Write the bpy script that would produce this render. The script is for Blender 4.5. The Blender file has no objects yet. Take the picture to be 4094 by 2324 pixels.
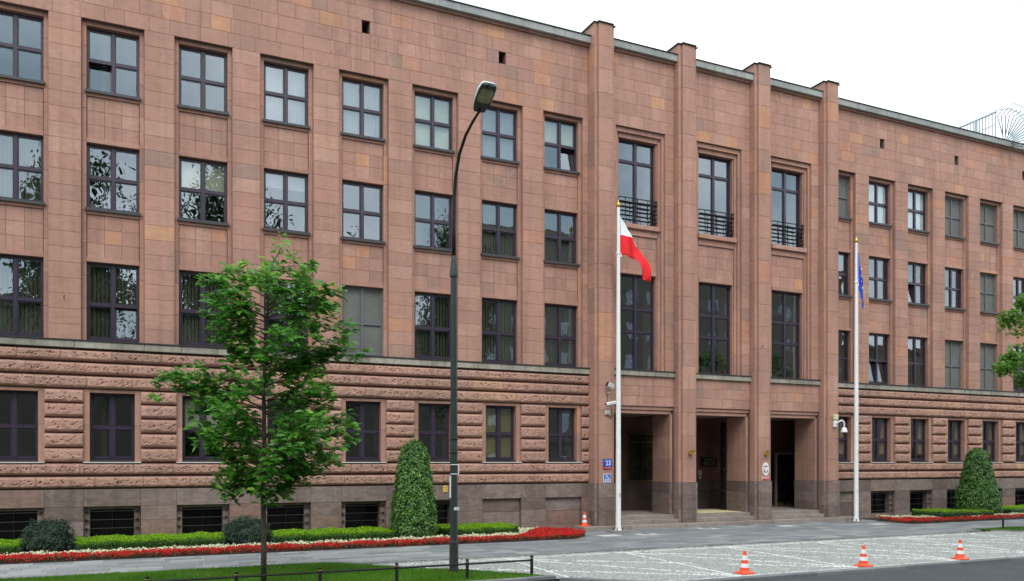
import bpy, math, random
import numpy as np
from mathutils import Vector, Matrix, noise

random.seed(7)
rng = np.random.default_rng(7)
S = bpy.context.scene
COL = S.collection

# ------------------------------------------------------------------ camera
CAM = Vector((0.0, -28.2, 2.61))
cd = bpy.data.cameras.new('camera')
cam = bpy.data.objects.new('camera', cd)
COL.objects.link(cam)
cam.location = CAM
cam.rotation_euler = (math.radians(90), 0, math.radians(-25.003))
cd.sensor_width = 36
cd.lens = 29.177
cd.shift_y = 0.168
cd.clip_end = 2000
S.camera = cam

# ------------------------------------------------------------------ sky, sun, exposure
SUN_EL, SUN_AZ = 52, 200       # azimuth measured from +Y clockwise (light from the street side)
w = bpy.data.worlds.new('World')
S.world = w
w.use_nodes = True
nt = w.node_tree
nt.nodes.clear()
N = nt.nodes.new
sky = N('ShaderNodeTexSky')
sky.sky_type = 'NISHITA'
sky.sun_disc = False
sky.sun_elevation = math.radians(SUN_EL)
sky.sun_rotation = math.radians(SUN_AZ)
sky.air_density = 1.0
sky.dust_density = 2.0
tc = N('ShaderNodeTexCoord')
cn = N('ShaderNodeTexNoise')
cn.inputs['Scale'].default_value = 3.4
cn.inputs['Detail'].default_value = 5
cr = N('ShaderNodeValToRGB')
cr.color_ramp.elements[0].position = 0.40
cr.color_ramp.elements[0].color = (0.38, 0.475, 0.515, 1)
cr.color_ramp.elements[1].position = 0.60
cr.color_ramp.elements[1].color = (1.02, 1.03, 1.03, 1)
sc_ = N('ShaderNodeVectorMath')
sc_.operation = 'SCALE'
sc_.inputs['Scale'].default_value = 14.5
mx = N('ShaderNodeMixRGB')
mx.inputs[0].default_value = 0.88
bg = N('ShaderNodeBackground')
bg.inputs[1].default_value = 0.115
out = N('ShaderNodeOutputWorld')
L = nt.links.new
L(tc.outputs['Generated'], cn.inputs['Vector'])
L(cn.outputs['Fac'], cr.inputs[0])
L(cr.outputs[0], sc_.inputs[0])
L(sky.outputs[0], mx.inputs[1])
L(sc_.outputs[0], mx.inputs[2])
L(mx.outputs[0], bg.inputs[0])
L(bg.outputs[0], out.inputs[0])

sd = bpy.data.lights.new('sun', 'SUN')
sd.energy = 1.0
sd.angle = math.radians(25)
sd.color = (1, 0.97, 0.92)
so = bpy.data.objects.new('sun', sd)
COL.objects.link(so)
az, el = math.radians(SUN_AZ), math.radians(SUN_EL)
sv = Vector((math.sin(az) * math.cos(el), math.cos(az) * math.cos(el), math.sin(el)))
so.rotation_euler = sv.to_track_quat('Z', 'Y').to_euler()
so.location = (0, -30, 40)

S.view_settings.view_transform = 'Standard'
S.view_settings.look = 'None'
S.view_settings.gamma = 1
S.view_settings.use_curve_mapping = False
S.view_settings.exposure = 0.52
S.cycles.max_bounces = 8
S.cycles.transparent_max_bounces = 12
S.cycles.caustics_reflective = False
S.cycles.caustics_refractive = False


# ------------------------------------------------------------------ helpers
def tag(o, label=None, cat=None, group=None, kind=None):
    if label: o['label'] = label
    if cat: o['category'] = cat
    if group: o['group'] = group
    if kind: o['kind'] = kind
    return o


def thing(name, label, cat, loc=(0, 0, 0), rz=0, group=None):
    o = bpy.data.objects.new(name, None)
    COL.objects.link(o)
    o.location = loc
    o.rotation_euler = (0, 0, rz)
    o.empty_display_size = 0.3
    return tag(o, label, cat, group)


class MB:
    """collects faces; coordinates are local to the parent"""
    def __init__(self):
        self.v = []; self.f = []; self.t = []; self.m = []; self.cur = 0; self.tint = (0.5, 0.5, 0.5)

    def face(self, pts):
        n = len(self.v)
        self.v.extend(pts)
        self.f.append(tuple(range(n, n + len(pts))))
        self.t.append(self.tint); self.m.append(self.cur)

    def raw(self, vs, fs):
        n = len(self.v)
        self.v.extend(vs)
        for f in fs:
            self.f.append(tuple(i + n for i in f))
            self.t.append(self.tint); self.m.append(self.cur)

    def box(self, x0, x1, y0, y1, z0, z1):
        self.raw([(x0, y0, z0), (x1, y0, z0), (x1, y1, z0), (x0, y1, z0), (x0, y0, z1), (x1, y0, z1), (x1, y1, z1), (x0, y1, z1)],
                 [(0, 3, 2, 1), (4, 5, 6, 7), (0, 1, 5, 4), (1, 2, 6, 5), (2, 3, 7, 6), (3, 0, 4, 7)])
        return self

    def cbox(self, x0, x1, y0, y1, z0, z1, c):
        """box with all edges chamfered"""
        vs = []; idx = {}
        X = (x0, x1); Y = (y0, y1); Z = (z0, z1)
        sg = (1, -1)
        for i in (0, 1):
            for j in (0, 1):
                for k in (0, 1):
                    a, b, d = X[i], Y[j], Z[k]
                    idx[i, j, k, 0] = len(vs); vs.append((a, b + sg[j] * c, d + sg[k] * c))
                    idx[i, j, k, 1] = len(vs); vs.append((a + sg[i] * c, b, d + sg[k] * c))
                    idx[i, j, k, 2] = len(vs); vs.append((a + sg[i] * c, b + sg[j] * c, d))
        fs = []
        for i in (0, 1):
            q = [idx[i, 0, 0, 0], idx[i, 1, 0, 0], idx[i, 1, 1, 0], idx[i, 0, 1, 0]]; fs.append(q if i else q[::-1])
            q = [idx[0, i, 0, 1], idx[1, i, 0, 1], idx[1, i, 1, 1], idx[0, i, 1, 1]]; fs.append(q[::-1] if i else q)
            q = [idx[0, 0, i, 2], idx[1, 0, i, 2], idx[1, 1, i, 2], idx[0, 1, i, 2]]; fs.append(q if i else q[::-1])
            for j in (0, 1):
                q = [idx[i, j, 0, 0], idx[i, j, 1, 0], idx[i, j, 1, 1], idx[i, j, 0, 1]]; fs.append(q if i == j else q[::-1])
                q = [idx[i, 0, j, 0], idx[i, 1, j, 0], idx[i, 1, j, 2], idx[i, 0, j, 2]]; fs.append(q if i != j else q[::-1])
                q = [idx[0, i, j, 1], idx[1, i, j, 1], idx[1, i, j, 2], idx[0, i, j, 2]]; fs.append(q if i == j else q[::-1])
                for k in (0, 1):
                    q = [idx[i, j, k, 0], idx[i, j, k, 1], idx[i, j, k, 2]]; fs.append(q if (i + j + k) % 2 else q[::-1])
        self.raw(vs, fs)
        return self

    def tube(self, path, r, n=8, cap=True):
        path = [Vector(p) for p in path]
        if not hasattr(r, '__len__'): r = [r] * len(path)
        rings = []; up = None
        for i, p in enumerate(path):
            d = (path[min(i + 1, len(path) - 1)] - path[max(i - 1, 0)]).normalized()
            if up is None:
                up = Vector((0, 0, 1)) if abs(d.z) < 0.9 else Vector((1, 0, 0))
            a = d.cross(up).normalized(); b = a.cross(d).normalized(); up = b
            rings.append([tuple(p + a * (math.cos(2 * math.pi * k / n) * r[i]) + b * (math.sin(2 * math.pi * k / n) * r[i])) for k in range(n)])
        vs = [q for g in rings for q in g]; fs = []
        for i in range(len(path) - 1):
            for k in range(n):
                fs.append((i * n + k, i * n + (k + 1) % n, (i + 1) * n + (k + 1) % n, (i + 1) * n + k))
        if cap:
            fs.append(tuple(range(n - 1, -1, -1))); fs.append(tuple((len(path) - 1) * n + k for k in range(n)))
        self.raw(vs, fs)
        return self

    def lathe(self, prof, c=(0, 0, 0), n=16):
        vs = []; fs = []
        for (r, z) in prof:
            for k in range(n):
                a = 2 * math.pi * k / n
                vs.append((c[0] + r * math.cos(a), c[1] + r * math.sin(a), c[2] + z))
        for i in range(len(prof) - 1):
            for k in range(n):
                fs.append((i * n + k, i * n + (k + 1) % n, (i + 1) * n + (k + 1) % n, (i + 1) * n + k))
        fs.append(tuple(range(n - 1, -1, -1))); fs.append(tuple((len(prof) - 1) * n + k for k in range(n)))
        self.raw(vs, fs)
        return self

    def prism(self, poly, y0, y1):
        """polygon in x,z extruded from y0 (front) to y1"""
        n = len(poly)
        vs = [(x, y0, z) for x, z in poly] + [(x, y1, z) for x, z in poly]
        fs = [tuple(range(n)), tuple(range(2 * n - 1, n - 1, -1))]
        for k in range(n):
            j = (k + 1) % n
            fs.append((k, n + k, n + j, j))
        self.raw(vs, fs)
        return self

    def slab(self, pl, a0, a1, z0, z1, pos, th, c=0.006):
        """stone plate; pl is the way it faces; a runs along the wall"""
        if pl == '-Y': P = lambda a, d, z: (a, pos + d, z); fl = False
        elif pl == '-X': P = lambda a, d, z: (pos + d, a, z); fl = True
        elif pl == '+X': P = lambda a, d, z: (pos - d, a, z); fl = False
        else: P = lambda a, d, z: (a, z, pos - d); fl = False       # '+Z', z runs in Y
        vs = [P(a0 + c, 0, z0 + c), P(a1 - c, 0, z0 + c), P(a1 - c, 0, z1 - c), P(a0 + c, 0, z1 - c),
              P(a0, c, z0), P(a1, c, z0), P(a1, c, z1), P(a0, c, z1),
              P(a0, th, z0), P(a1, th, z0), P(a1, th, z1), P(a0, th, z1)]
        fs = [(0, 1, 2, 3)]
        for k in range(4):
            j = (k + 1) % 4
            fs.append((4 + k, 4 + j, j, k)); fs.append((8 + k, 8 + j, 4 + j, 4 + k))
        if fl: fs = [f[::-1] for f in fs]
        self.raw(vs, fs)
        return self

    def build(self, name, mats, parent=None, smooth=False, recenter=True):
        if not isinstance(mats, (list, tuple)): mats = [mats]
        V = np.array(self.v, dtype=np.float64).reshape(-1, 3)
        off = np.zeros(3)
        if recenter and len(V):
            lo, hi = V.min(0), V.max(0)
            off = (lo + hi) / 2; off[2] = lo[2]
            V = V - off
        me = bpy.data.meshes.new(name)
        me.from_pydata(V.tolist(), [], self.f)
        for m in mats: me.materials.append(m)
        if len(mats) > 1: me.polygons.foreach_set('material_index', self.m)
        at = me.attributes.new('tint', 'FLOAT_COLOR', 'FACE')
        at.data.foreach_set('color', np.hstack([np.array(self.t, dtype=np.float32), np.ones((len(self.t), 1), np.float32)]).ravel())
        if smooth: me.polygons.foreach_set('use_smooth', [True] * len(me.polygons))
        me.update()
        o = bpy.data.objects.new(name, me)
        COL.objects.link(o)
        o.location = off
        if parent: o.parent = parent
        return o


def fast_mesh(name, V, F, mats, mi=None, tint=None, parent=None):
    """V (n,3), F (m,k) arrays of one face size"""
    me = bpy.data.meshes.new(name)
    V = np.asarray(V, np.float32); F = np.asarray(F, np.int32)
    m, k = F.shape
    me.vertices.add(len(V)); me.vertices.foreach_set('co', V.ravel())
    me.loops.add(m * k); me.loops.foreach_set('vertex_index', F.ravel())
    me.polygons.add(m); me.polygons.foreach_set('loop_start', np.arange(0, m * k, k, dtype=np.int32))
    if not isinstance(mats, (list, tuple)): mats = [mats]
    for q in mats: me.materials.append(q)
    if mi is not None: me.polygons.foreach_set('material_index', np.asarray(mi, np.int32))
    if tint is not None:
        at = me.attributes.new('tint', 'FLOAT_COLOR', 'FACE')
        at.data.foreach_set('color', np.hstack([tint, np.ones((m, 1))]).astype(np.float32).ravel())
    me.update(calc_edges=True)
    me.validate()
    o = bpy.data.objects.new(name, me)
    COL.objects.link(o)
    if parent: o.parent = parent
    return o


def rt(): return (random.random(), random.random(), random.random())


# ------------------------------------------------------------------ materials
def newmat(name):
    m = bpy.data.materials.new(name); m.use_nodes = True
    t = m.node_tree; b = t.nodes['Principled BSDF']
    return m, t, b


def plain(name, col, rough=0.6, metal=0.0, noise_amt=0.0, nscale=8.0, spec=0.5):
    m, t, b = newmat(name)
    b.inputs['Base Color'].default_value = (*col, 1)
    b.inputs['Roughness'].default_value = rough
    b.inputs['Metallic'].default_value = metal
    b.inputs['Specular IOR Level'].default_value = spec
    if noise_amt:
        g = t.nodes.new('ShaderNodeNewGeometry')
        n = t.nodes.new('ShaderNodeTexNoise'); n.inputs['Scale'].default_value = nscale; n.inputs['Detail'].default_value = 6
        r = t.nodes.new('ShaderNodeMapRange'); r.inputs['To Min'].default_value = 1 - noise_amt; r.inputs['To Max'].default_value = 1 + noise_amt
        r.inputs['From Min'].default_value = 0.3; r.inputs['From Max'].default_value = 0.7
        v = t.nodes.new('ShaderNodeVectorMath'); v.operation = 'SCALE'; v.inputs[0].default_value = col
        t.links.new(g.outputs['Position'], n.inputs['Vector']); t.links.new(n.outputs['Fac'], r.inputs['Value'])
        t.links.new(r.outputs[0], v.inputs['Scale']); t.links.new(v.outputs[0], b.inputs['Base Color'])
    return m


def stone(name, ramp, rough=0.8, veins=0.09, grain=0.10, bump=0.2, bscale=60, dirt=0.17, spec=0.3, pits=False):
    """cut stone: every piece has its own tone (tint.r), warmth (tint.g) and pattern offset"""
    m, t, b = newmat(name)
    n = t.nodes.new; l = t.links.new
    at = n('ShaderNodeAttribute'); at.attribute_name = 'tint'
    sp = n('ShaderNodeSeparateColor'); l(at.outputs['Color'], sp.inputs[0])
    g = n('ShaderNodeNewGeometry')
    off = n('ShaderNodeVectorMath'); off.operation = 'MULTIPLY_ADD'
    l(at.outputs['Vector'], off.inputs[0]); off.inputs[1].default_value = (37, 53, 41); l(g.outputs['Position'], off.inputs[2])
    r = n('ShaderNodeValToRGB'); l(sp.outputs[0], r.inputs[0])
    while len(r.color_ramp.elements) < len(ramp): r.color_ramp.elements.new(0.5)
    for e, (p, c) in zip(r.color_ramp.elements, ramp): e.position = p; e.color = (*c, 1)
    # veins: stretched warped noise
    mp = n('ShaderNodeMapping'); mp.inputs['Scale'].default_value = (0.8, 0.8, 2.2); mp.inputs['Rotation'].default_value = (0.2, 0.5, 0.1)
    l(off.outputs[0], mp.inputs['Vector'])
    vn = n('ShaderNodeTexNoise'); vn.inputs['Scale'].default_value = 2.4; vn.inputs['Detail'].default_value = 7; vn.inputs['Distortion'].default_value = 1.6
    l(mp.outputs[0], vn.inputs['Vector'])
    vr = n('ShaderNodeMapRange'); vr.inputs['From Min'].default_value = 0.3; vr.inputs['From Max'].default_value = 0.72
    vr.inputs['To Min'].default_value = 1 - veins; vr.inputs['To Max'].default_value = 1 + veins
    l(vn.outputs['Fac'], vr.inputs['Value'])
    gn = n('ShaderNodeTexNoise'); gn.inputs['Scale'].default_value = 90; gn.inputs['Detail'].default_value = 3
    l(g.outputs['Position'], gn.inputs['Vector'])
    gr = n('ShaderNodeMapRange'); gr.inputs['From Min'].default_value = 0.3; gr.inputs['From Max'].default_value = 0.7
    gr.inputs['To Min'].default_value = 1 - grain; gr.inputs['To Max'].default_value = 1 + grain
    l(gn.outputs['Fac'], gr.inputs['Value'])
    # weathering in large soft patches and vertical streaks
    mp2 = n('ShaderNodeMapping'); mp2.inputs['Scale'].default_value = (1.1, 1.1, 0.28); l(g.outputs['Position'], mp2.inputs['Vector'])
    dn = n('ShaderNodeTexNoise'); dn.inputs['Scale'].default_value = 0.9; dn.inputs['Detail'].default_value = 8; dn.inputs['Roughness'].default_value = 0.62
    l(mp2.outputs[0], dn.inputs['Vector'])
    dr = n('ShaderNodeMapRange'); dr.inputs['From Min'].default_value = 0.3; dr.inputs['From Max'].default_value = 0.62
    dr.inputs['To Min'].default_value = 1 - dirt; dr.inputs['To Max'].default_value = 1.05
    l(dn.outputs['Fac'], dr.inputs['Value'])
    m1 = n('ShaderNodeMath'); m1.operation = 'MULTIPLY'; l(vr.outputs[0], m1.inputs[0]); l(gr.outputs[0], m1.inputs[1])
    mp3 = n('ShaderNodeMapping'); mp3.inputs['Scale'].default_value = (5.5, 5.5, 0.16); l(g.outputs['Position'], mp3.inputs['Vector'])
    sn = n('ShaderNodeTexNoise'); sn.inputs['Scale'].default_value = 1.0; sn.inputs['Detail'].default_value = 4; l(mp3.outputs[0], sn.inputs['Vector'])
    sr = n('ShaderNodeMapRange'); sr.inputs['From Min'].default_value = 0.32; sr.inputs['From Max'].default_value = 0.5; sr.inputs['To Min'].default_value = 1 - dirt * 0.75; sr.inputs['To Max'].default_value = 1.0; l(sn.outputs['Fac'], sr.inputs['Value'])
    m0 = n('ShaderNodeMath'); m0.operation = 'MULTIPLY'; l(dr.outputs[0], m0.inputs[0]); l(sr.outputs[0], m0.inputs[1])
    m2 = n('ShaderNodeMath'); m2.operation = 'MULTIPLY'; l(m1.outputs[0], m2.inputs[0]); l(m0.outputs[0], m2.inputs[1])
    sc = n('ShaderNodeVectorMath'); sc.operation = 'SCALE'; l(r.outputs[0], sc.inputs[0]); l(m2.outputs[0], sc.inputs['Scale'])
    # pale or rusty vein streaks on some pieces
    wv = n('ShaderNodeTexWave'); wv.inputs['Scale'].default_value = 0.55; wv.inputs['Distortion'].default_value = 7; wv.inputs['Detail'].default_value = 4; wv.inputs['Detail Scale'].default_value = 1.4
    l(off.outputs[0], wv.inputs['Vector'])
    wr = n('ShaderNodeMapRange'); wr.inputs['From Min'].default_value = 0.86; wr.inputs['From Max'].default_value = 1.0; wr.inputs['To Max'].default_value = 0.30
    l(wv.outputs['Fac'], wr.inputs['Value'])
    tm = n('ShaderNodeMapRange'); tm.inputs['From Min'].default_value = 0.80; tm.inputs['From Max'].default_value = 0.98; l(sp.outputs[1], tm.inputs['Value'])
    wm = n('ShaderNodeMath'); wm.operation = 'MULTIPLY'; l(wr.outputs[0], wm.inputs[0]); l(tm.outputs[0], wm.inputs[1])
    mix = n('ShaderNodeMixRGB'); l(wm.outputs[0], mix.inputs[0]); l(sc.outputs[0], mix.inputs[1])
    mix.inputs[2].default_value = (*[min(1, c * 1.35) for c in ramp[len(ramp) // 2][1]], 1)
    l(mix.outputs[0], b.inputs['Base Color'])
    b.inputs['Roughness'].default_value = rough
    b.inputs['Specular IOR Level'].default_value = spec
    bp = n('ShaderNodeBump'); bp.inputs['Strength'].default_value = bump; bp.inputs['Distance'].default_value = 0.02
    bn = n('ShaderNodeTexNoise'); bn.inputs['Scale'].default_value = bscale; bn.inputs['Detail'].default_value = 5
    l(off.outputs[0], bn.inputs['Vector'])
    if pits:
        vo = n('ShaderNodeTexVoronoi'); vo.inputs['Scale'].default_value = 11; vo.inputs['Randomness'].default_value = 1.0
        l(off.outputs[0], vo.inputs['Vector'])
        pr = n('ShaderNodeMapRange'); pr.inputs['From Min'].default_value = 0.1; pr.inputs['From Max'].default_value = 0.26; l(vo.outputs['Distance'], pr.inputs['Value'])
        ad = n('ShaderNodeMath'); ad.operation = 'MULTIPLY_ADD'; l(bn.outputs['Fac'], ad.inputs[0]); ad.inputs[1].default_value = 1.3; l(pr.outputs[0], ad.inputs[2])
        l(ad.outputs[0], bp.inputs['Height'])
    else:
        l(bn.outputs['Fac'], bp.inputs['Height'])
    l(bp.outputs[0], b.inputs['Normal'])
    return m


def tinted(name, ramp, rough=0.6, trans=0.0, spec=0.4, nscale=0, namt=0.0, coat=0.0):
    """leaf, petal, paving: colour from tint.r, optional translucency"""
    m, t, b = newmat(name)
    n = t.nodes.new; l = t.links.new
    at = n('ShaderNodeAttribute'); at.attribute_name = 'tint'
    sp = n('ShaderNodeSeparateColor'); l(at.outputs['Color'], sp.inputs[0])
    r = n('ShaderNodeValToRGB'); l(sp.outputs[0], r.inputs[0])
    while len(r.color_ramp.elements) < len(ramp): r.color_ramp.elements.new(0.5)
    for e, (p, c) in zip(r.color_ramp.elements, ramp): e.position = p; e.color = (*c, 1)
    colout = r.outputs[0]
    if nscale:
        g = n('ShaderNodeNewGeometry'); q = n('ShaderNodeTexNoise'); q.inputs['Scale'].default_value = nscale; q.inputs['Detail'].default_value = 7; q.inputs['Roughness'].default_value = 0.65
        l(g.outputs['Position'], q.inputs['Vector'])
        mr = n('ShaderNodeMapRange'); mr.inputs['From Min'].default_value = 0.3; mr.inputs['From Max'].default_value = 0.7
        mr.inputs['To Min'].default_value = 1 - namt; mr.inputs['To Max'].default_value = 1 + namt; l(q.outputs['Fac'], mr.inputs['Value'])
        v = n('ShaderNodeVectorMath'); v.operation = 'SCALE'; l(colout, v.inputs[0]); l(mr.outputs[0], v.inputs['Scale']); colout = v.outputs[0]
        bp = n('ShaderNodeBump'); bp.inputs['Strength'].default_value = 0.15; l(q.outputs['Fac'], bp.inputs['Height']); l(bp.outputs[0], b.inputs['Normal'])
    l(colout, b.inputs['Base Color'])
    b.inputs['Roughness'].default_value = rough
    b.inputs['Specular IOR Level'].default_value = spec
    if trans:
        tr = n('ShaderNodeBsdfTranslucent'); l(colout, tr.inputs[0])
        ms = n('ShaderNodeMixShader'); ms.inputs[0].default_value = trans
        l(b.outputs[0], ms.inputs[1]); l(tr.outputs[0], ms.inputs[2])
        l(ms.outputs[0], t.nodes['Material Output'].inputs[0])
    return m


SAND = [(0.0, (0.360, 0.232, 0.188)), (0.06, (0.415, 0.240, 0.187)), (0.3, (0.440, 0.246, 0.190)), (0.72, (0.462, 0.260, 0.202)), (0.90, (0.500, 0.296, 0.232)), (0.945, (0.490, 0.252, 0.172)), (1.0, (0.560, 0.310, 0.190))]
M = {}
M['sand'] = stone('sandstone', SAND)
M['sandr'] = stone('rock_faced_sandstone', [(0, (0.400, 0.246, 0.194)), (0.5, (0.450, 0.262, 0.205)), (0.95, (0.485, 0.288, 0.226)), (1.0, (0.54, 0.33, 0.215))], bump=0.55, bscale=26, veins=0.1, grain=0.14, dirt=0.18, pits=True)
M['hall'] = stone('shaded_hall_stone', [(p, (c[0] * 0.40, c[1] * 0.36, c[2] * 0.36)) for p, c in SAND], rough=0.5, veins=0.15)  # facade stone darkened so its colour carries the shade inside the doorways
M['hallp'] = stone('shaded_hall_plinth', [(0, (0.085, 0.060, 0.056)), (0.5, (0.11, 0.080, 0.074)), (1, (0.13, 0.085, 0.075))], rough=0.45, veins=0.2)  # plinth tone darkened likewise, doorway shade put into the colour
M['mortar'] = plain('mortar', (0.20, 0.125, 0.10), 0.9)
M['plinth'] = stone('plinth_stone', [(0, (0.165, 0.120, 0.108)), (0.4, (0.225, 0.166, 0.150)), (0.75, (0.265, 0.205, 0.186)), (1, (0.25, 0.150, 0.120))], rough=0.55, veins=0.26, grain=0.16, bump=0.1, dirt=0.17, spec=0.45)
M['step'] = stone('step_stone', [(0, (0.25, 0.212, 0.19)), (0.5, (0.30, 0.255, 0.232)), (1, (0.335, 0.28, 0.25))], rough=0.7, veins=0.12, grain=0.2, bump=0.1, dirt=0.15)
M['ledge'] = stone('ledge_stone', [(0, (0.30, 0.28, 0.235)), (0.5, (0.39, 0.365, 0.31)), (1, (0.43, 0.39, 0.32))], rough=0.75, veins=0.15, grain=0.1, bump=0.1, dirt=0.35)
M['zinc'] = stone('zinc_sheet', [(0, (0.27, 0.29, 0.28)), (0.5, (0.32, 0.34, 0.33)), (1, (0.36, 0.37, 0.35))], rough=0.5, veins=0.12, grain=0.03, bump=0.03, dirt=0.25, spec=0.5)
M['flash'] = plain('dark_flashing', (0.035, 0.035, 0.037), 0.45)
M['frame'] = plain('window_paint', (0.045, 0.033, 0.056), 0.28, noise_amt=0.1)
M['sill'] = plain('sill_metal', (0.055, 0.055, 0.06), 0.4)
M['whitesill'] = plain('pale_sill', (0.62, 0.62, 0.58), 0.5)
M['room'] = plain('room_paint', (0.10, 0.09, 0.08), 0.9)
M['iron'] = plain('black_iron', (0.012, 0.012, 0.013), 0.5, noise_amt=0.2, spec=0.3)
M['white'] = plain('white_paint', (0.87, 0.88, 0.87), 0.35, noise_amt=0.04, nscale=5)
M['grey'] = plain('grey_plastic', (0.55, 0.55, 0.52), 0.45)
M['cream'] = plain('cream_plastic', (0.66, 0.63, 0.42), 0.5)
M['black'] = plain('black_plastic', (0.02, 0.02, 0.022), 0.3)
M['gold'] = plain('gilded_metal', (0.60, 0.40, 0.07), 0.3, 0.8)
M['brass'] = plain('brass', (0.45, 0.33, 0.12), 0.35, 0.8)
M['engraved'] = plain('worn_gilding', (0.075, 0.062, 0.022), 0.5)
M['yellow'] = plain('yellow_enamel', (0.80, 0.50, 0.02), 0.4)
M['blue'] = plain('blue_enamel', (0.010, 0.085, 0.55), 0.3)
M['ltblue'] = plain('light_blue_enamel', (0.015, 0.19, 0.62), 0.3)
M['red'] = plain('red_enamel', (0.58, 0.02, 0.03), 0.35)
M['signwhite'] = plain('white_enamel', (0.82, 0.83, 0.83), 0.35)
M['shield'] = plain('crimson_shield', (0.45, 0.02, 0.05), 0.4)
M['sheer'] = plain('sheer_curtain', (0.36, 0.38, 0.40), 0.9)
M['bright'] = plain('sky_reflection_white', (0.86, 0.88, 0.90), 0.9)  # white carries the bright sky reflected in these panes
M['blind'] = plain('roller_blind', (0.62, 0.63, 0.46), 0.9, noise_amt=0.08, nscale=3)
M['vblind'] = plain('vertical_blind', (0.11, 0.105, 0.075), 0.9)
M['olive'] = plain('olive_blind', (0.26, 0.225, 0.075), 0.9)
M['drape'] = plain('beige_drape', (0.36, 0.285, 0.16), 0.9)
M['screen'] = plain('insect_screen', (0.15, 0.155, 0.145), 0.75, noise_amt=0.12, nscale=2)
M['screenframe'] = plain('screen_frame', (0.15, 0.16, 0.18), 0.5)
M['bronze'] = stone('dark_plaque', [(0, (0.012, 0.014, 0.012)), (0.5, (0.016, 0.018, 0.015)), (1, (0.02, 0.02, 0.016))], rough=0.35, veins=0.3, grain=0.2, bump=0.05, dirt=0.1)
M['darkpane'] = plain('dark_pane', (0.008, 0.008, 0.009), 0.25, spec=0.25)
M['door'] = plain('dark_door', (0.010, 0.009, 0.009), 0.4)
M['lamp_green'] = plain('dark_green_pole', (0.022, 0.034, 0.034), 0.45, noise_amt=0.25, nscale=5)
M['lamp_dark'] = plain('dark_pole_sleeve', (0.030, 0.028, 0.027), 0.6, noise_amt=0.3, nscale=9)
M['lamphead'] = plain('lamp_housing', (0.66, 0.70, 0.72), 0.35)
M['lampin'] = plain('lamp_reflector', (0.27, 0.25, 0.12), 0.25, 0.1, noise_amt=0.4, nscale=7)
M['orange'] = plain('orange_plastic', (0.90, 0.085, 0.025), 0.45, noise_amt=0.08, nscale=10)
M['bark'] = plain('bark', (0.055, 0.045, 0.036), 0.9, noise_amt=0.45, nscale=14)
M['mat'] = plain('doormat', (0.62, 0.55, 0.30), 0.95, noise_amt=0.1, nscale=30)
M['flagw'] = plain('white_flag_cloth', (0.80, 0.82, 0.86), 0.8)
M['flagr'] = plain('red_flag_cloth', (0.84, 0.010, 0.018), 0.75)
M['flagb'] = plain('blue_flag_cloth', (0.016, 0.085, 0.62), 0.75)
M['star'] = plain('yellow_star', (0.85, 0.65, 0.05), 0.7)
M['razor'] = plain('galvanised_wire', (0.42, 0.47, 0.50), 0.4, 0.3)
M['pale_blue'] = plain('pale_blue_steel', (0.38, 0.50, 0.60), 0.45)
M['asphalt'] = stone('asphalt', [(0, (0.058, 0.066, 0.074)), (1, (0.066, 0.074, 0.082))], rough=0.85, veins=0.07, grain=0.35, bump=0.3, bscale=120, dirt=0.14)
M['ground'] = plain('far_ground', (0.14, 0.14, 0.13), 0.9, noise_amt=0.15, nscale=0.5)
M['soil'] = plain('soil', (0.035, 0.026, 0.018), 0.95, noise_amt=0.3)
M['turf'] = plain('turf', (0.035, 0.075, 0.012), 0.95, noise_amt=0.25, nscale=3)
M['joint'] = plain('paving_joint', (0.17, 0.175, 0.165), 0.95)
M['paving'] = tinted('paving_slab', [(0, (0.155, 0.177, 0.192)), (0.5, (0.215, 0.236, 0.249)), (1, (0.32, 0.34, 0.345))], rough=0.6, nscale=9, namt=0.16, spec=0.4)
M['sett'] = tinted('granite_sett', [(0, (0.235, 0.255, 0.243)), (0.5, (0.305, 0.328, 0.312)), (1, (0.385, 0.405, 0.385))], rough=0.75, nscale=40, namt=0.2)
M['wsett'] = tinted('white_sett', [(0, (0.52, 0.54, 0.535)), (1, (0.66, 0.68, 0.675))], rough=0.7, nscale=40, namt=0.1)
M['kerb'] = stone('kerb_granite', [(0, (0.155, 0.17, 0.175)), (0.5, (0.19, 0.205, 0.21)), (1, (0.23, 0.24, 0.24))], rough=0.7, veins=0.1, grain=0.25, bump=0.15, dirt=0.15)
M['cover'] = plain('pale_cover', (0.55, 0.56, 0.53), 0.6, noise_amt=0.15)
M['grass'] = tinted('grass_blade', [(0, (0.040, 0.130, 0.006)), (0.5, (0.085, 0.240, 0.009)), (1, (0.17, 0.33, 0.02))], rough=0.6, trans=0.3)
M['oakleaf'] = tinted('oak_leaf', [(0, (0.036, 0.145, 0.020)), (0.5, (0.095, 0.300, 0.036)), (0.85, (0.19, 0.46, 0.052)), (1, (0.35, 0.55, 0.075))], rough=0.33, trans=0.42, spec=0.6)
M['mapleleaf'] = tinted('maple_leaf', [(0, (0.06, 0.17, 0.018)), (0.6, (0.12, 0.28, 0.03)), (1, (0.20, 0.36, 0.05))], rough=0.45, trans=0.4)
M['topleaf'] = tinted('hornbeam_leaf', [(0, (0.030, 0.095, 0.018)), (0.5, (0.078, 0.205, 0.034)), (1, (0.20, 0.38, 0.075))], rough=0.42, trans=0.22, spec=0.5)
M['hedgeleaf'] = tinted('hedge_leaf', [(0, (0.028, 0.095, 0.006)), (0.4, (0.070, 0.205, 0.010)), (0.8, (0.23, 0.46, 0.015)), (1, (0.34, 0.58, 0.02))], rough=0.5, trans=0.3)
M['yewleaf'] = tinted('dark_shrub_leaf', [(0, (0.014, 0.034, 0.022)), (0.6, (0.026, 0.058, 0.036)), (1, (0.055, 0.095, 0.062))], rough=0.5, trans=0.15)
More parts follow.
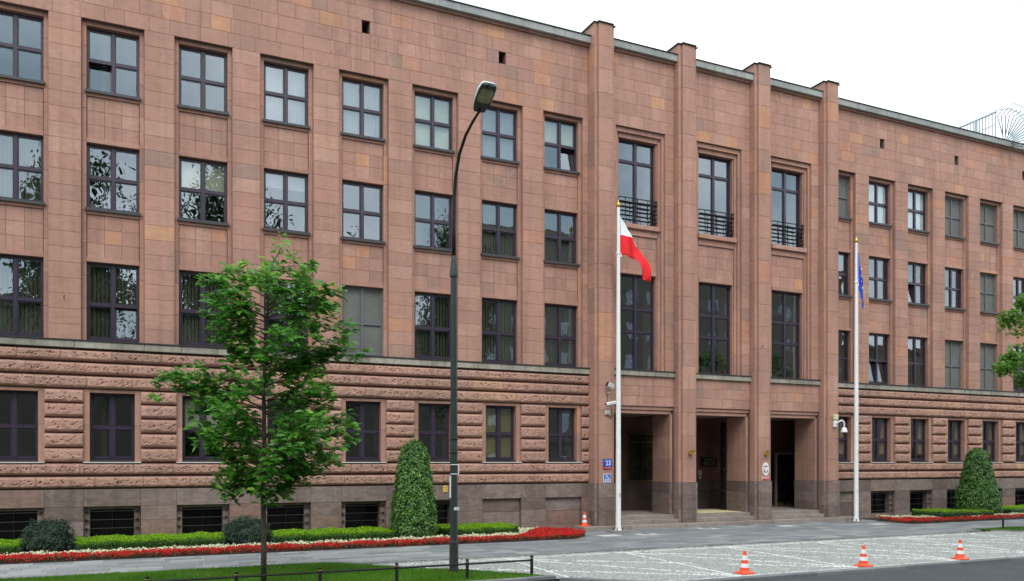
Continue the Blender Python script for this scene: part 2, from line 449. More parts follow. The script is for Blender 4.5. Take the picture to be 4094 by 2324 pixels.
M['petalr'] = tinted('red_petal', [(0, (0.28, 0.003, 0.004)), (0.6, (0.52, 0.004, 0.005)), (1, (0.66, 0.012, 0.010))], rough=0.6, trans=0.15, spec=0.25)
M['petalw'] = tinted('cream_petal', [(0, (0.62, 0.62, 0.36)), (1, (0.84, 0.84, 0.64))], rough=0.6, trans=0.25)
M['bedleaf'] = tinted('bed_leaf', [(0, (0.02, 0.045, 0.012)), (1, (0.075, 0.10, 0.028))], rough=0.5, trans=0.2)
M['bigleaf'] = tinted('street_tree_leaf', [(0, (0.015, 0.045, 0.012)), (1, (0.06, 0.12, 0.03))], rough=0.6, trans=0.3)
M['pale_render'] = plain('pale_render', (0.19, 0.175, 0.135), 0.85, noise_amt=0.1)


def glassmat():
    m = bpy.data.materials.new('window_glass'); m.use_nodes = True
    t = m.node_tree; t.nodes.clear(); n = t.nodes.new; l = t.links.new
    o = n('ShaderNodeOutputMaterial'); tr = n('ShaderNodeBsdfTransparent'); tr.inputs[0].default_value = (0.88, 0.9, 0.9, 1)
    gl = n('ShaderNodeBsdfGlossy'); gl.inputs['Roughness'].default_value = 0.0; gl.inputs['Color'].default_value = (0.78, 0.90, 1.0, 1)
    fr = n('ShaderNodeFresnel'); fr.inputs['IOR'].default_value = 2.75
    g = n('ShaderNodeNewGeometry'); q = n('ShaderNodeTexNoise'); q.inputs['Scale'].default_value = 1.3; q.inputs['Detail'].default_value = 1
    bp = n('ShaderNodeBump'); bp.inputs['Strength'].default_value = 0.05; bp.inputs['Distance'].default_value = 0.06
    l(g.outputs['Position'], q.inputs['Vector']); l(q.outputs['Fac'], bp.inputs['Height']); l(bp.outputs[0], gl.inputs['Normal'])
    inv = n('ShaderNodeMath'); inv.operation = 'SUBTRACT'; inv.inputs[0].default_value = 1.0; l(g.outputs['Backfacing'], inv.inputs[1])
    ml = n('ShaderNodeMath'); ml.operation = 'MULTIPLY'; l(fr.outputs[0], ml.inputs[0]); l(inv.outputs[0], ml.inputs[1])
    mx = n('ShaderNodeMixShader'); l(ml.outputs[0], mx.inputs[0]); l(tr.outputs[0], mx.inputs[1]); l(gl.outputs[0], mx.inputs[2]); l(mx.outputs[0], o.inputs[0])
    return m


M['glass'] = glassmat()

# ------------------------------------------------------------------ large ground
def flat(name, poly, z, mat, kind='structure'):
    mb = MB()
    mb.face([(x, y, z) for x, y in poly])
    o = mb.build(name, mat, recenter=False)
    return tag(o, kind=kind)


gr = flat('ground', [(-900, -900), (900, -900), (900, 900), (-900, 900)], -0.16, M['ground'])
KERB_Y = -13.1
road = flat('road', [(-120, -27), (160, -27), (160, -13.3), (10.9, -13.3), (10.2, -12.7), (9.4, -11.9), (8.9, -11.45), (-120, -11.45)], -0.09, M['asphalt'])
mbp = MB(); mbp.box(-120, 160, -38, -27, -0.15, 0.02)
tag(mbp.build('far_pavement', M['kerb'], recenter=False), kind='structure')
# bedding under the cobbles, pavement and flower beds
flat('cobble_bedding', [(4.2, -7.0), (60, -7.0), (60, -13.3), (10.9, -13.3), (10.2, -12.7), (9.4, -11.9), (8.9, -11.45), (4.2, -11.45)], -0.045, M['joint'])

# ------------------------------------------------------------------ the building
BX = thing('office_building', 'long brownstone ministry building with rock faced base and four tall entrance pilasters', 'building', (0, 0, 0))
PIECES = {}


def proj_area(a, b, area):
    dx = a - CAM.x; dy = b - CAM.y
    wd = 0.4226 * dx + 0.9063 * dy
    r = 0.9063 * dx - 0.4226 * dy
    vis = abs(r / max(wd, .1)) < 0.64
    return area / (dx * dx + dy * dy) * (1 if vis else 0.02)


def piece(kind, mat, pl, a0, a1, z0, z1, pos, th, c=0.005, gap=0.0028, tint=None):
    if a1 - a0 < 0.03 or z1 - z0 < 0.03: return
    x, y = (0.5 * (a0 + a1), pos) if pl in '-Y+Z' and pl != '-X' and pl != '+X' else (pos, 0.5 * (a0 + a1))
    ar = proj_area(x, y, (a1 - a0) * (z1 - z0) * (0.35 if 'X' in pl else 1))
    PIECES.setdefault((kind, mat), []).append((ar, ('slab', pl, a0 + gap, a1 - gap, z0 + gap, z1 - gap, pos, th, c), tint or rt()))


def courses(kind, mat, pl, a0, a1, zs, pos, th, wid=None, cols=None, c=0.005):
    """rows of slabs in running bond"""
    for i in range(len(zs) - 1):
        z0, z1 = zs[i], zs[i + 1]
        if cols:
            for k in range(cols):
                piece(kind, mat, pl, a0 + (a1 - a0) * k / cols, a0 + (a1 - a0) * (k + 1) / cols, z0, z1, pos, th, c)
            continue
        if not wid:
            piece(kind, mat, pl, a0, a1, z0, z1, pos, th, c); continue
        a = a0; first = True
        while a < a1 - 0.02:
            ww = wid * random.uniform(0.72, 1.28)
            if first: ww *= random.choice((0.5, 0.75, 1.0)); first = False
            b = a + ww
            if a1 - b < wid * 0.35: b = a1
            piece(kind, mat, pl, a, b, z0, z1, pos, th, c)
            a = b


def zrows(z0, z1, h):
    n = max(1, round((z1 - z0) / h))
    return [z0 + (z1 - z0) * i / n for i in range(n + 1)]


core = MB()
core.tint = (0.5, 0.5, 0.5)
LC = [-0.325 + 2.612 * (k - 2) for k in range(0, 9)]      # left bays (first ones beyond the frame)
RC = [29.9 + 2.6 * j for j in range(0, 7)]
PIL = [16.88, 20.83, 24.78, 28.73]
XL, XR = -7.4, 47.6
HW = 0.872          # half of a bay recess
ROWS = [(13.96, 15.92), (10.36, 12.36), (6.38, 8.73)]
ZT, ZC = 16.06, 18.86

JOBS = []           # windows to build later


def wing(cs, x0, x1, left):
    edges = [(c - HW, c + HW) for c in cs]
    # upper wall above the recesses, with the slots of the roof vents
    vents = [c + 0.01 for i, c in enumerate(cs) if (i % 2 == 1 if left else i % 2 == 1)]
    zs = zrows(ZT, ZC, 0.467)
    if left: vents = [7.57 - 5.22, 7.57, 12.76]
    else: vents = [32.5, 37.68, 42.9]
    for i in range(len(zs) - 1):
        a = x0; segs = []
        inv = zs[i] < 17.75 and zs[i + 1] > 17.2
        low = zs[i] < 17.4 and zs[i + 1] > 16.9
        cuts = sorted(vents)
        for v in cuts:
            if inv or low:
                segs.append((a, v - 0.15)); a = v + 0.15
        segs.append((a, x1))
        for (s0, s1) in segs: courses('facing_slab', 'sand', '-Y', s0, s1, zs[i:i + 2], 0.0, 0.05, wid=0.72)
        for v in cuts:
            if low and not inv: piece('facing_slab', 'sand', '-Y', v - 0.15, v + 0.15, zs[i], zs[i + 1], 0.0, 0.05)
            elif inv:
                if zs[i] < 17.48 and zs[i + 1] - 17.48 < 0.5 and 17.48 - zs[i] > 0.04: piece('facing_slab', 'sand', '-Y', v - 0.15, v + 0.15, zs[i], 17.48, 0.0, 0.05)
                if zs[i + 1] > 17.97 and zs[i + 1] - 17.97 > 0.04: piece('facing_slab', 'sand', '-Y', v - 0.15, v + 0.15, max(zs[i], 17.97), zs[i + 1], 0.0, 0.05)
    cx = [x0] + sorted(vents) + [x1]
    for i in range(len(cx) - 1):
        core.box(cx[i] + (0.13 if i else 0), cx[i + 1] - (0.13 if i < len(cx) - 2 else 0), 0.045, 1.0, ZT, ZC + 0.3)
    for v in vents:
        core.box(v - 0.13, v + 0.13, 0.045, 1.0, ZT, 17.47); core.box(v - 0.13, v + 0.13, 0.045, 1.0, 17.98, ZC + 0.3)
        core.cur = 1; core.box(v - 0.13, v + 0.13, 0.5, 0.95, 17.47, 17.98); core.cur = 0
    # piers
    px = [x0] + [e for ed in edges for e in ed] + [x1]
    for i in range(0, len(px), 2):
        a, b = px[i], px[i + 1]
        if b - a < 0.05: continue
        if b - a < 1.2: courses('pier_slab', 'sand', '-Y', a, b, zrows(6.3, ZT, 0.47), 0.0, 0.22)
        else: courses('pier_slab', 'sand', '-Y', a, b, zrows(6.3, ZT, 0.47), 0.0, 0.22, wid=0.8)
        core.box(a + 0.01, b - 0.01, 0.21, 1.0, 6.0, ZT)
    for bi, c in enumerate(cs):
        l, r = c - HW, c + HW
        iw = 0.735
        # jamb strips, head strip
        for (a, b) in ((l, c - iw), (c + iw, r)):
            courses('jamb_slab', 'sand', '-Y', a, b, [6.3, 7.3, 8.3, 9.3, 10.3, 11.35, 12.4, 13.4, 14.4, 15.3, ZT], 0.165, 0.26)
            core.box(a + 0.005, b - 0.005, 0.41, 1.0, 6.0, ZT)
        piece('lintel_slab', 'sand', '-Y', c - iw, c + iw, 15.93, ZT, 0.165, 0.26)
        core.box(c - iw, c + iw, 0.41, 1.0, 15.93, ZT)
        for (zb, zt) in ((12.37, 13.94), (8.74, 10.34)):
            piece('lintel_slab', 'sand', '-Y', c - iw, c + iw, zb, zb + 0.14, 0.167, 0.24)
            courses('spandrel_slab', 'sand', '-Y', c - iw + 0.012, c + iw - 0.012, zrows(zb + 0.14, zt - 0.15, 0.43), 0.215, 0.1, cols=3)
            piece('lintel_slab', 'sand', '-Y', c - iw, c + iw, zt - 0.15, zt, 0.167, 0.24)
            core.box(c - iw + 0.006, c + iw - 0.006, 0.30, 1.0, zb + 0.01, zt - 0.01)
        core.box(c - iw, c + iw, 0.25, 1.0, 5.9, 6.36)
        for ri, (zb, zt) in enumerate(ROWS):
            JOBS.append(('std', c, zb, zt, iw, 0.33, ri, bi if left else 100 + bi))
    # ledge
    a = x0; 
    while a < x1 - 0.05:
        b = min(x1, a + random.uniform(0.9, 1.1))
        if x1 - b < 0.4: b = x1
        piece('ledge_stone', 'ledge', '-Y', a, b, 6.055, 6.265, -0.13, 0.5, 0.01); a = b
    fl.box(x0, x1, -0.16, 0.3, 6.267, 6.305)
    # rock faced courses
    for (z0, z1) in ((5.685, 6.0), (5.285, 5.62), (4.86, 5.22), (2.245, 2.58), (1.84, 2.18)):
        a = x0; k = 0
        while a < x1 - 0.05:
            b = a + random.uniform(1.1, 1.6) * (0.6 if k == 0 else 1)
            if x1 - b < 0.6: b = x1
            PIECES.setdefault(('rusticated_block', 'sandr'), []).append((proj_area((a + b) / 2, 0, (b - a) * (z1 - z0)), ('rock', a + 0.002, b - 0.002, z0, z1), rt()))
            a = b; k += 1
    core.box(x0, x1, 0.085, 1.0, 4.8, 6.06)
    core.box(x0, x1, 0.085, 1.0, 1.79, 2.6)
    gw = 0.797
    gx = [x0] + [e for c in cs for e in (c - gw - 0.02, c + gw - 0.02)] + [x1]
    zz5 = [2.605, 3.055, 3.51, 3.965, 4.405, 4.825]
    for i in range(0, len(gx), 2):
        a, b = gx[i], gx[i + 1]
        if b - a < 0.08: continue
        for q in range(5):
            PIECES.setdefault(('rusticated_block', 'sandr'), []).append((proj_area((a + b) / 2, 0, (b - a) * .4), ('rock', a, b, zz5[q] + 0.022, zz5[q + 1] - 0.018), rt()))
        core.box(a + 0.015, b - 0.015, 0.085, 1.0, 2.59, 4.81)
    for bi, c in enumerate(cs):
        cc = c - 0.02
        for (a, b) in ((cc - gw, cc - 0.62), (cc + 0.62, cc + gw)):
            courses('jamb_slab', 'sand', '-Y', a, b, [2.63, 3.75, 4.83], 0.02, 0.3)
            core.box(a + 0.005, b - 0.005, 0.3, 1.0, 2.6, 4.83)
        piece('lintel_slab', 'sand', '-Y', cc - 0.62, cc + 0.62, 4.73, 4.83, 0.02, 0.3)
        core.box(cc - 0.62, cc + 0.62, 0.25, 1.0, 4.74, 4.83)
        core.box(cc - 0.62, cc + 0.62, 0.2, 1.0, 2.55, 2.69)
        JOBS.append(('ground', cc, 2.71, 4.72, 0.62, 0.24, 3, bi if left else 100 + bi))
        # plinth
        blind = (left and bi in (7, 8)) or (not left and bi == 0)
        JOBS.append(('base', cc, 0.28, 1.27, 0.79, 0.0, 4, (bi if left else 100 + bi, blind)))
    bx = [x0] + [e for c in cs for e in (c - 0.81, c + 0.77)] + [x1]
    for i in range(0, len(bx), 2):
        if bx[i + 1] - bx[i] < 0.05: continue
        courses('plinth_slab', 'plinth', '-Y', bx[i], bx[i + 1], [0.0, 0.38, 0.83, 1.27, 1.8], -0.06, 0.3, wid=None if bx[i + 1] - bx[i] < 1.3 else 0.9)
        core.box(bx[i] + 0.01, bx[i + 1] - 0.01, 0.2, 1.0, -0.1, 1.8)
    for c in cs:
        piece('plinth_slab', 'plinth', '-Y', c - 0.81, c + 0.77, 1.27, 1.8, -0.06, 0.3)
        core.box(c - 0.81, c + 0.77, 0.2, 1.0, 1.28, 1.8)
    # coping
    a = x0
    while a < x1 - 0.05:
        b = min(x1, a + random.uniform(1.9, 2.2))
        if x1 - b < 0.8: b = x1
        piece('coping_sheet', 'zinc', '-Y', a, b, 18.93, 19.2, -0.24, 0.7, 0.008, gap=0.002); a = b
    piece_l = MB()
    lip.box(x0, x1, -0.10, 0.9, 18.86, 18.93)
    fl.box(x0, x1, -0.28, 0.6, 19.2, 19.225)
    core.box(x0, x1, 0.3, 1.0, ZC, 19.15)


class Flash:
    def box(self, *a): MB().box(*a).build('flashing', M['flash'], BX)


fl = Flash(); lip = MB(); lip.tint = (0.1, 0.3, 0.4)
wing(LC, XL, PIL[0] - 0.44, True)
wing(RC, PIL[3] + 0.44, XR, False)

# --- pilasters
for i, p in enumerate(PIL):
    zs = [1.8] + [1.8 + 0.945 * k for k in range(1, 18)] + [18.85, 19.62]
    zs = [z for z in zs if z <= 18.0] + [18.75, 19.62]
    jl = random.uniform(-.0, .0)
    courses('pilaster_slab', 'sand', '-Y', p - 0.30, p + 0.30, zs, -0.60, 0.12, c=0.008)
    for (a, b) in ((p - 0.44, p - 0.30), (p + 0.30, p + 0.44)):
        courses('pilaster_edge_slab', 'sand', '-Y', a, b, zs, -0.50, 0.12, c=0.006)
    yl = 0.0 if i == 0 else -0.20; yr = 0.0 if i == 3 else -0.20
    courses('pilaster_side_slab', 'sand', '-X', -0.50, yl, zs[:-2] + [18.75], p - 0.44, 0.12)
    courses('pilaster_side_slab', 'sand', '-X', -0.50, 0.9, [18.75, 19.62], p - 0.44, 0.12)
    courses('pilaster_side_slab', 'sand', '+X', -0.50, yr, zs[:-2] + [18.75], p + 0.44, 0.12)
    courses('pilaster_side_slab', 'sand', '+X', -0.50, 0.9, [18.75, 19.62], p + 0.44, 0.12)
    core.box(p - 0.42, p + 0.42, -0.47, 0.9, 0.1, 19.6)
    core.box(p - 0.28, p + 0.28, -0.57, -0.4, 0.1, 19.6)
    # granite foot
    zp = [0.16, 0.72, 1.27, 1.8]
    courses('plinth_slab', 'plinth', '-Y', p - 0.33, p + 0.33, zp, -0.64, 0.16)
    for (a, b) in ((p - 0.475, p - 0.33), (p + 0.33, p + 0.475)): courses('plinth_slab', 'plinth', '-Y', a, b, zp, -0.54, 0.16)
    courses('plinth_slab', 'plinth', '-X', -0.54, 0.0 if i == 0 else -0.2, zp, p - 0.475, 0.14)
    courses('plinth_slab', 'plinth', '+X', -0.54, 0.0 if i == 3 else -0.2, zp, p + 0.475, 0.14)
    fl.box(p - 0.50, p + 0.50, -0.545, 0.95, 19.62, 19.66); fl.box(p - 0.35, p + 0.35, -0.66, -0.545, 19.62, 19.66)

# --- the three entrance bays
YC = -0.20
BC = [18.77, 22.71, 26.67]
for bi, c in enumerate(BC):
    x0, x1 = PIL[bi] + 0.44, PIL[bi + 1] - 0.44
    courses('facing_slab', 'sand', '-Y', x0, x1, zrows(15.98, ZC, 0.475), YC, 0.05, wid=0.66)
    core.box(x0, x1, YC + 0.045, 1.0, 15.98, 19.15)
    steps = [(1.18, YC), (1.06, YC + 0.1), (0.945, YC + 0.2)]
    # flanks of the tall recess
    for s in (-1, 1):
        o = x0 if s < 0 else x1
        lo, hi = sorted((o, c + s * 1.18))
        courses('facing_slab', 'sand', '-Y', lo, hi, zrows(6.28, 15.98, 0.475), YC, 0.14)
        core.box(lo + 0.01, hi - 0.01, YC + 0.13, 1.0, 6.0, 15.98)
        for q in range(2):
            lo, hi = sorted((c + s * steps[q][0], c + s * steps[q + 1][0]))
            courses('reveal_slab', 'sand', '-Y', lo, hi, [6.28] + [6.28 + 0.95 * k for k in range(1, 10)] + [15.98 - 0.19 * q if q else 15.98], steps[q + 1][1], 0.14)
            core.box(lo + 0.005, hi - 0.005, steps[q + 1][1] + 0.13, 1.0, 6.0, 15.7)
        lo, hi = sorted((c + s * 0.945, c + s * 0.885))
        courses('reveal_slab', 'sand', '-Y', lo, hi, [6.28] + [6.28 + 1.1 * k for k in range(1, 8)] + [15.6], YC + 0.26, 0.2)
        core.box(lo, hi, YC + 0.44, 1.0, 6.0, 15.65)
    piece('lintel_slab', 'sand', '-Y', c - 1.06, c, 15.79, 15.98, YC + 0.1, 0.14); piece('lintel_slab', 'sand', '-Y', c, c + 1.06, 15.79, 15.98, YC + 0.1, 0.14)
    piece('lintel_slab', 'sand', '-Y', c - 0.93, c, 15.6, 15.79, YC + 0.2, 0.14); piece('lintel_slab', 'sand', '-Y', c, c + 0.93, 15.6, 15.79, YC + 0.2, 0.14)
    core.box(c - 1.06, c + 1.06, YC + 0.33, 1.0, 15.58, 15.98)
    # spandrel
    courses('spandrel_slab', 'sand', '-Y', c - 0.885, c + 0.885, zrows(10.36, 11.75, 0.47), YC + 0.26, 0.12, cols=4)
    piece('lintel_slab', 'sand', '-Y', c - 0.885, c + 0.885, 10.2, 10.36, YC + 0.22, 0.2)
    piece('lintel_slab', 'sand', '-Y', c - 0.93, c + 0.93, 11.75, 12.0, YC + 0.2, 0.2)
    piece('lintel_slab', 'sand', '-Y', c - 1.0, c + 1.0, 12.0, 12.19, YC + 0.08, 0.6, c=0.012)
    core.box(c - 0.885, c + 0.885, YC + 0.37, 1.0, 10.22, 12.1)
    JOBS.append(('hall', c, 6.32, 10.2, 0.885, YC + 0.42, 1, bi))
    JOBS.append(('balcony', c, 12.19, 15.6, 0.885, YC + 0.42, 0, bi))
    core.box(c - 0.885, c + 0.885, YC + 0.3, 1.0, 6.0, 6.3)
    # ledge and wall over the doorway
    a = x0
    for k in range(3):
        piece('ledge_stone', 'ledge', '-Y', x0 + (x1 - x0) * k / 3, x0 + (x1 - x0) * (k + 1) / 3, 6.08, 6.28, YC - 0.1, 0.5, 0.01)
    fl.box(x0, x1, YC - 0.13, 0.2, 6.282, 6.315)
    courses('facing_slab', 'sand', '-Y', x0, x1, zrows(4.88, 6.08, 0.42), YC, 0.05, wid=0.66)
    core.box(x0, x1, YC + 0.045, 1.0, 4.86, 6.1)
    for k in range(2):
        piece('lintel_slab', 'sand', '-Y', (x0, (x0 + x1) / 2)[k], ((x0 + x1) / 2, x1)[k], 4.735, 4.88, YC + 0.06, 0.2)
        piece('lintel_slab', 'sand', '-Y', (x0 + 0.06, (x0 + x1) / 2)[k], ((x0 + x1) / 2, x1 - 0.06)[k], 4.585, 4.735, YC + 0.12, 0.2)
    core.box(x0, x1, YC + 0.25, 1.0, 4.59, 4.87)
    # coping
    for k in range(2):
        piece('coping_sheet', 'zinc', '-Y', x0 + (x1 - x0) * k / 2, x0 + (x1 - x0) * (k + 1) / 2, 18.93, 19.2, YC - 0.24, 0.9, 0.008, gap=0.002)
    lip.box(x0, x1, YC - 0.10, 0.9, 18.86, 18.93); fl.box(x0, x1, YC - 0.28, 0.6, 19.2, 19.225)
    # reveals of the doorway
    for s in (-1, 1):
        xin = x0 + 0.13 if s < 0 else x1 - 0.13
        pl = '+X' if s < 0 else '-X'
        courses('reveal_slab', 'sand', pl, YC + 0.12, 1.15, [1.8, 2.75, 3.7, 4.585], xin, 0.1)
        courses('plinth_slab', 'plinth', pl, YC + 0.12, 1.15, [0.3, 0.84, 1.35, 1.8], xin + s * -0.02, 0.1)
        xo = x0 + 0.02 if s < 0 else x1 - 0.02
        lo, hi = sorted((xo, xin))
        courses('reveal_slab', 'sand', '-Y', lo, hi, [1.8, 2.75, 3.7, 4.585], YC + 0.1, 0.12)
        courses('plinth_slab', 'plinth', '-Y', lo, hi, [0.3, 0.84, 1.35, 1.8], YC + 0.08, 0.12)
        lo, hi = sorted((x0 - 0.3 if s < 0 else x1 + 0.3, xin + (s * 0.09)))
        core.box(lo, hi, YC + 0.2, 1.15, 0.1, 4.6)
    core.box(x0 - 0.2, x1 + 0.2, YC + 0.3, 3.4, 4.62, 4.9)

# roof, back of the building, rooms
hall = MB(); hall.tint = (0.1, 0.2, 0.5)
core.box(XL, XR, 1.0, 14.0, 18.75, 18.85)
core.box(XL, XR, 13.8, 14.0, -0.1, 18.75)
core.box(XL, XL + 0.2, 1.0, 13.8, -0.1, 18.75); core.box(XR - 0.2, XR, 1.0, 13.8, -0.1, 18.75)
room = MB()
room.box(XL + .2, XR - .2, 5.0, 5.2, 0.0, 18.7)
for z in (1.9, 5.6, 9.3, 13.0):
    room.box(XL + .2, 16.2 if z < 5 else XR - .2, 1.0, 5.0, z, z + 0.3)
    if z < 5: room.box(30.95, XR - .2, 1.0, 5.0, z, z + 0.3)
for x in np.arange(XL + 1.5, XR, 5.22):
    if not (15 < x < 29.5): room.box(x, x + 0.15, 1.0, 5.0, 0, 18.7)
o = core.build('wall_core', [M['mortar'], M['door']], BX, recenter=False)
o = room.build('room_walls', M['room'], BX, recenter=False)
lip.build('cornice_lip', M['sand'], BX, recenter=False)

# entrance hall: back wall slabs, side walls, floor and steps
BW = 3.0
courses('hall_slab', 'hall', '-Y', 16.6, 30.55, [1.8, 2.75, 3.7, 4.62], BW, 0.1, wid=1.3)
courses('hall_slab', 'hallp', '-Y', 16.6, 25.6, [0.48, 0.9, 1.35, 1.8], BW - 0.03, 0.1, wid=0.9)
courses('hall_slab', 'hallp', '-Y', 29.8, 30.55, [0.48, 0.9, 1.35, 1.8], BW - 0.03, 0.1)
hw = MB()
hw.box(16.3, 16.58, 1.15, 3.4, 0.1, 4.62); hw.box(30.6, 30.8, 1.15, 3.4, 0.1, 4.62); hw.box(16.3, 30.8, BW + 0.1, 3.6, 0.1, 4.9); hw.box(29.25, 30.6, 1.02, 1.14, 0.1, 4.62); hw.box(28.9, 30.8, 1.02, 3.4, 4.63, 4.9)
hw.build('hall_wall', M['room'], BX, recenter=False)
fb = MB(); fb.box(16.4, 29.2, -0.25, 3.05, 0.05, 0.47); fb.box(29.2, 30.7, 1.15, 3.05, 0.05, 0.47); fb.build('hall_floor', M['step'], BX, recenter=False)
for x0 in np.arange(16.45, 30.5, 0.85): 
    for y0 in (0.45, 1.3, 2.15):
        if x0 > 28.5 and y0 < 1: continue
        piece('floor_slab', 'step', '+Z', x0, min(x0 + 0.85, 30.58), y0, y0 + 0.85, 0.482, 0.05)


def step_row(x0, x1, y0, y1, z0, z1, wid):
    a = x0
    while a < x1 - 0.05:
        b = a + wid * random.uniform(0.85, 1.2)
        if x1 - b < 0.5: b = x1
        PIECES.setdefault(('step_stone', 'step'), []).append((proj_area((a + b) / 2, y0, (b - a) * (z1 - z0 + .1)), ('cbox', a + 0.004, b - 0.004, y0, y1, z0, z1, 0.012), rt()))
        a = b


step_row(15.75, 29.95, -0.92, 0.0, -0.05, 0.16, 2.3)
for bi in range(3):
    x0, x1 = PIL[bi] + 0.33, PIL[bi + 1] - 0.33
    step_row(x0 + 0.0, x1, -0.52, -0.1, 0.16, 0.325, 1.2)
    step_row(x0 + 0.08, x1 - 0.08, -0.16, 0.45, 0.325, 0.482, 1.1)


def rock_mesh(mb, a, b, z0, z1):
    """rock faced block: rounded back at the edges, broken surface, chisel pits"""
    wd, ht = b - a, z1 - z0
    nx = max(8, min(40, int(wd / 0.038))); nz = 10
    ox, oz = random.uniform(0, 50), random.uniform(0, 50)
    pits = [(random.uniform(a + .08, b - .08), random.uniform(z0 + .09, z1 - .08)) for _ in range(int(wd * 16))]
    vs = []
    for j in range(nz + 1):
        v = j / nz; z = z0 + ht * v
        for i in range(nx + 1):
            u = i / nx; x = a + wd * u
            ev = 1 - (abs(2 * v - 1) ** 6 if v < .5 else abs(2 * v - 1) ** 8)
            eu = min(1.0, min(u, 1 - u) * wd / 0.03)
            d = 0.115 * ev * (0.72 + 0.28 * eu)
            if 0 < j < nz and 0 < i < nx:
                nn = noise.fractal(Vector((x * 5 + ox, z * 9 + oz, 3.1)), 0.9, 2.1, 4)
                d += 0.016 * nn * (1.5 - 1.2 * v) * eu * 0.75
                if v < 0.3: d += 0.018 * noise.noise(Vector((x * 9 + ox, z * 4, 9.0)))
                for (p, q) in pits:
                    if abs(p - x) < 0.019 and abs(q - z) < 0.02: d -= 0.032
            zz = z + (0.012 * noise.noise(Vector((x * 8 + ox, z * 8, 1.7))) if 0 < j < nz else 0)
            vs.append((x, -0.005 - d, zz))
    n0 = len(vs)
    fs = []
    for j in range(nz):
        for i in range(nx):
            k = j * (nx + 1) + i
            fs.append((k, k + 1, k + nx + 2, k + nx + 1))
    # skirt back to the wall
    ring = [i for i in range(nx + 1)] + [j * (nx + 1) + nx for j in range(1, nz + 1)] + [nz * (nx + 1) + i for i in range(nx - 1, -1, -1)] + [j * (nx + 1) for j in range(nz - 1, 0, -1)]
    for k in ring: vs.append((vs[k][0], 0.12, vs[k][2]))
    m = len(ring)
    for k in range(m):
        j = (k + 1) % m
        fs.append((ring[k], n0 + k, n0 + j, ring[j]))
    mb.raw(vs, fs)


def emit_pieces(parent):
    count = {}
    for (kind, mat), lst in PIECES.items(): count[kind] = count.get(kind, 0) + len(lst)
    for kind in count:
        allp = [(ar, mat, g, t) for (k, mat), lst in PIECES.items() if k == kind for ar, g, t in lst]
        allp.sort(key=lambda q: -q[0])
        rest = {}
        for n, (ar, mat, g, t) in enumerate(allp):
            single = n < (297 if len(allp) > 300 else 301)
            mb = MB() if single else rest.setdefault(mat, MB())
            mb.tint = t
            if g[0] == 'slab': mb.slab(*g[1:])
            elif g[0] == 'cbox': mb.cbox(*g[1:])
            else: rock_mesh(mb, *g[1:])
            if single: mb.build(kind, M[mat], parent)
        for mat, mb in rest.items():
            o = mb.build(kind, M[mat], parent, recenter=False)
            o['kind'] = 'stuff'
            o.name = 'far_' + kind + 's'


emit_pieces(BX)

# ------------------------------------------------------------------ windows
def fold_sheet(mb, x0, x1, y, z0, z1, amp=0.02, n=28, per=0.11):
    ph = random.uniform(0, 6)
    xs = [x0 + (x1 - x0) * i / n for i in range(n + 1)]
    ys = [y + amp * math.sin(x * 2 * math.pi / per + ph + math.sin(x * 9)) for x in xs]
    for t in (0, 0.004):
        pass
    for i in range(n):
        mb.face([(xs[i], ys[i], z0), (xs[i + 1], ys[i + 1], z0), (xs[i + 1], ys[i + 1], z1), (xs[i], ys[i], z1)])


def sashgeo(mb, x0, x1, y, z0, z1, wd=0.05, d=0.05):
    mb.box(x0, x0 + wd, y, y + d, z0, z1); mb.box(x1 - wd, x1, y, y + d, z0, z1)
    mb.box(x0 + wd, x1 - wd, y, y + d, z0, z0 + wd); mb.box(x0 + wd, x1 - wd, y, y + d, z1 - wd, z1)


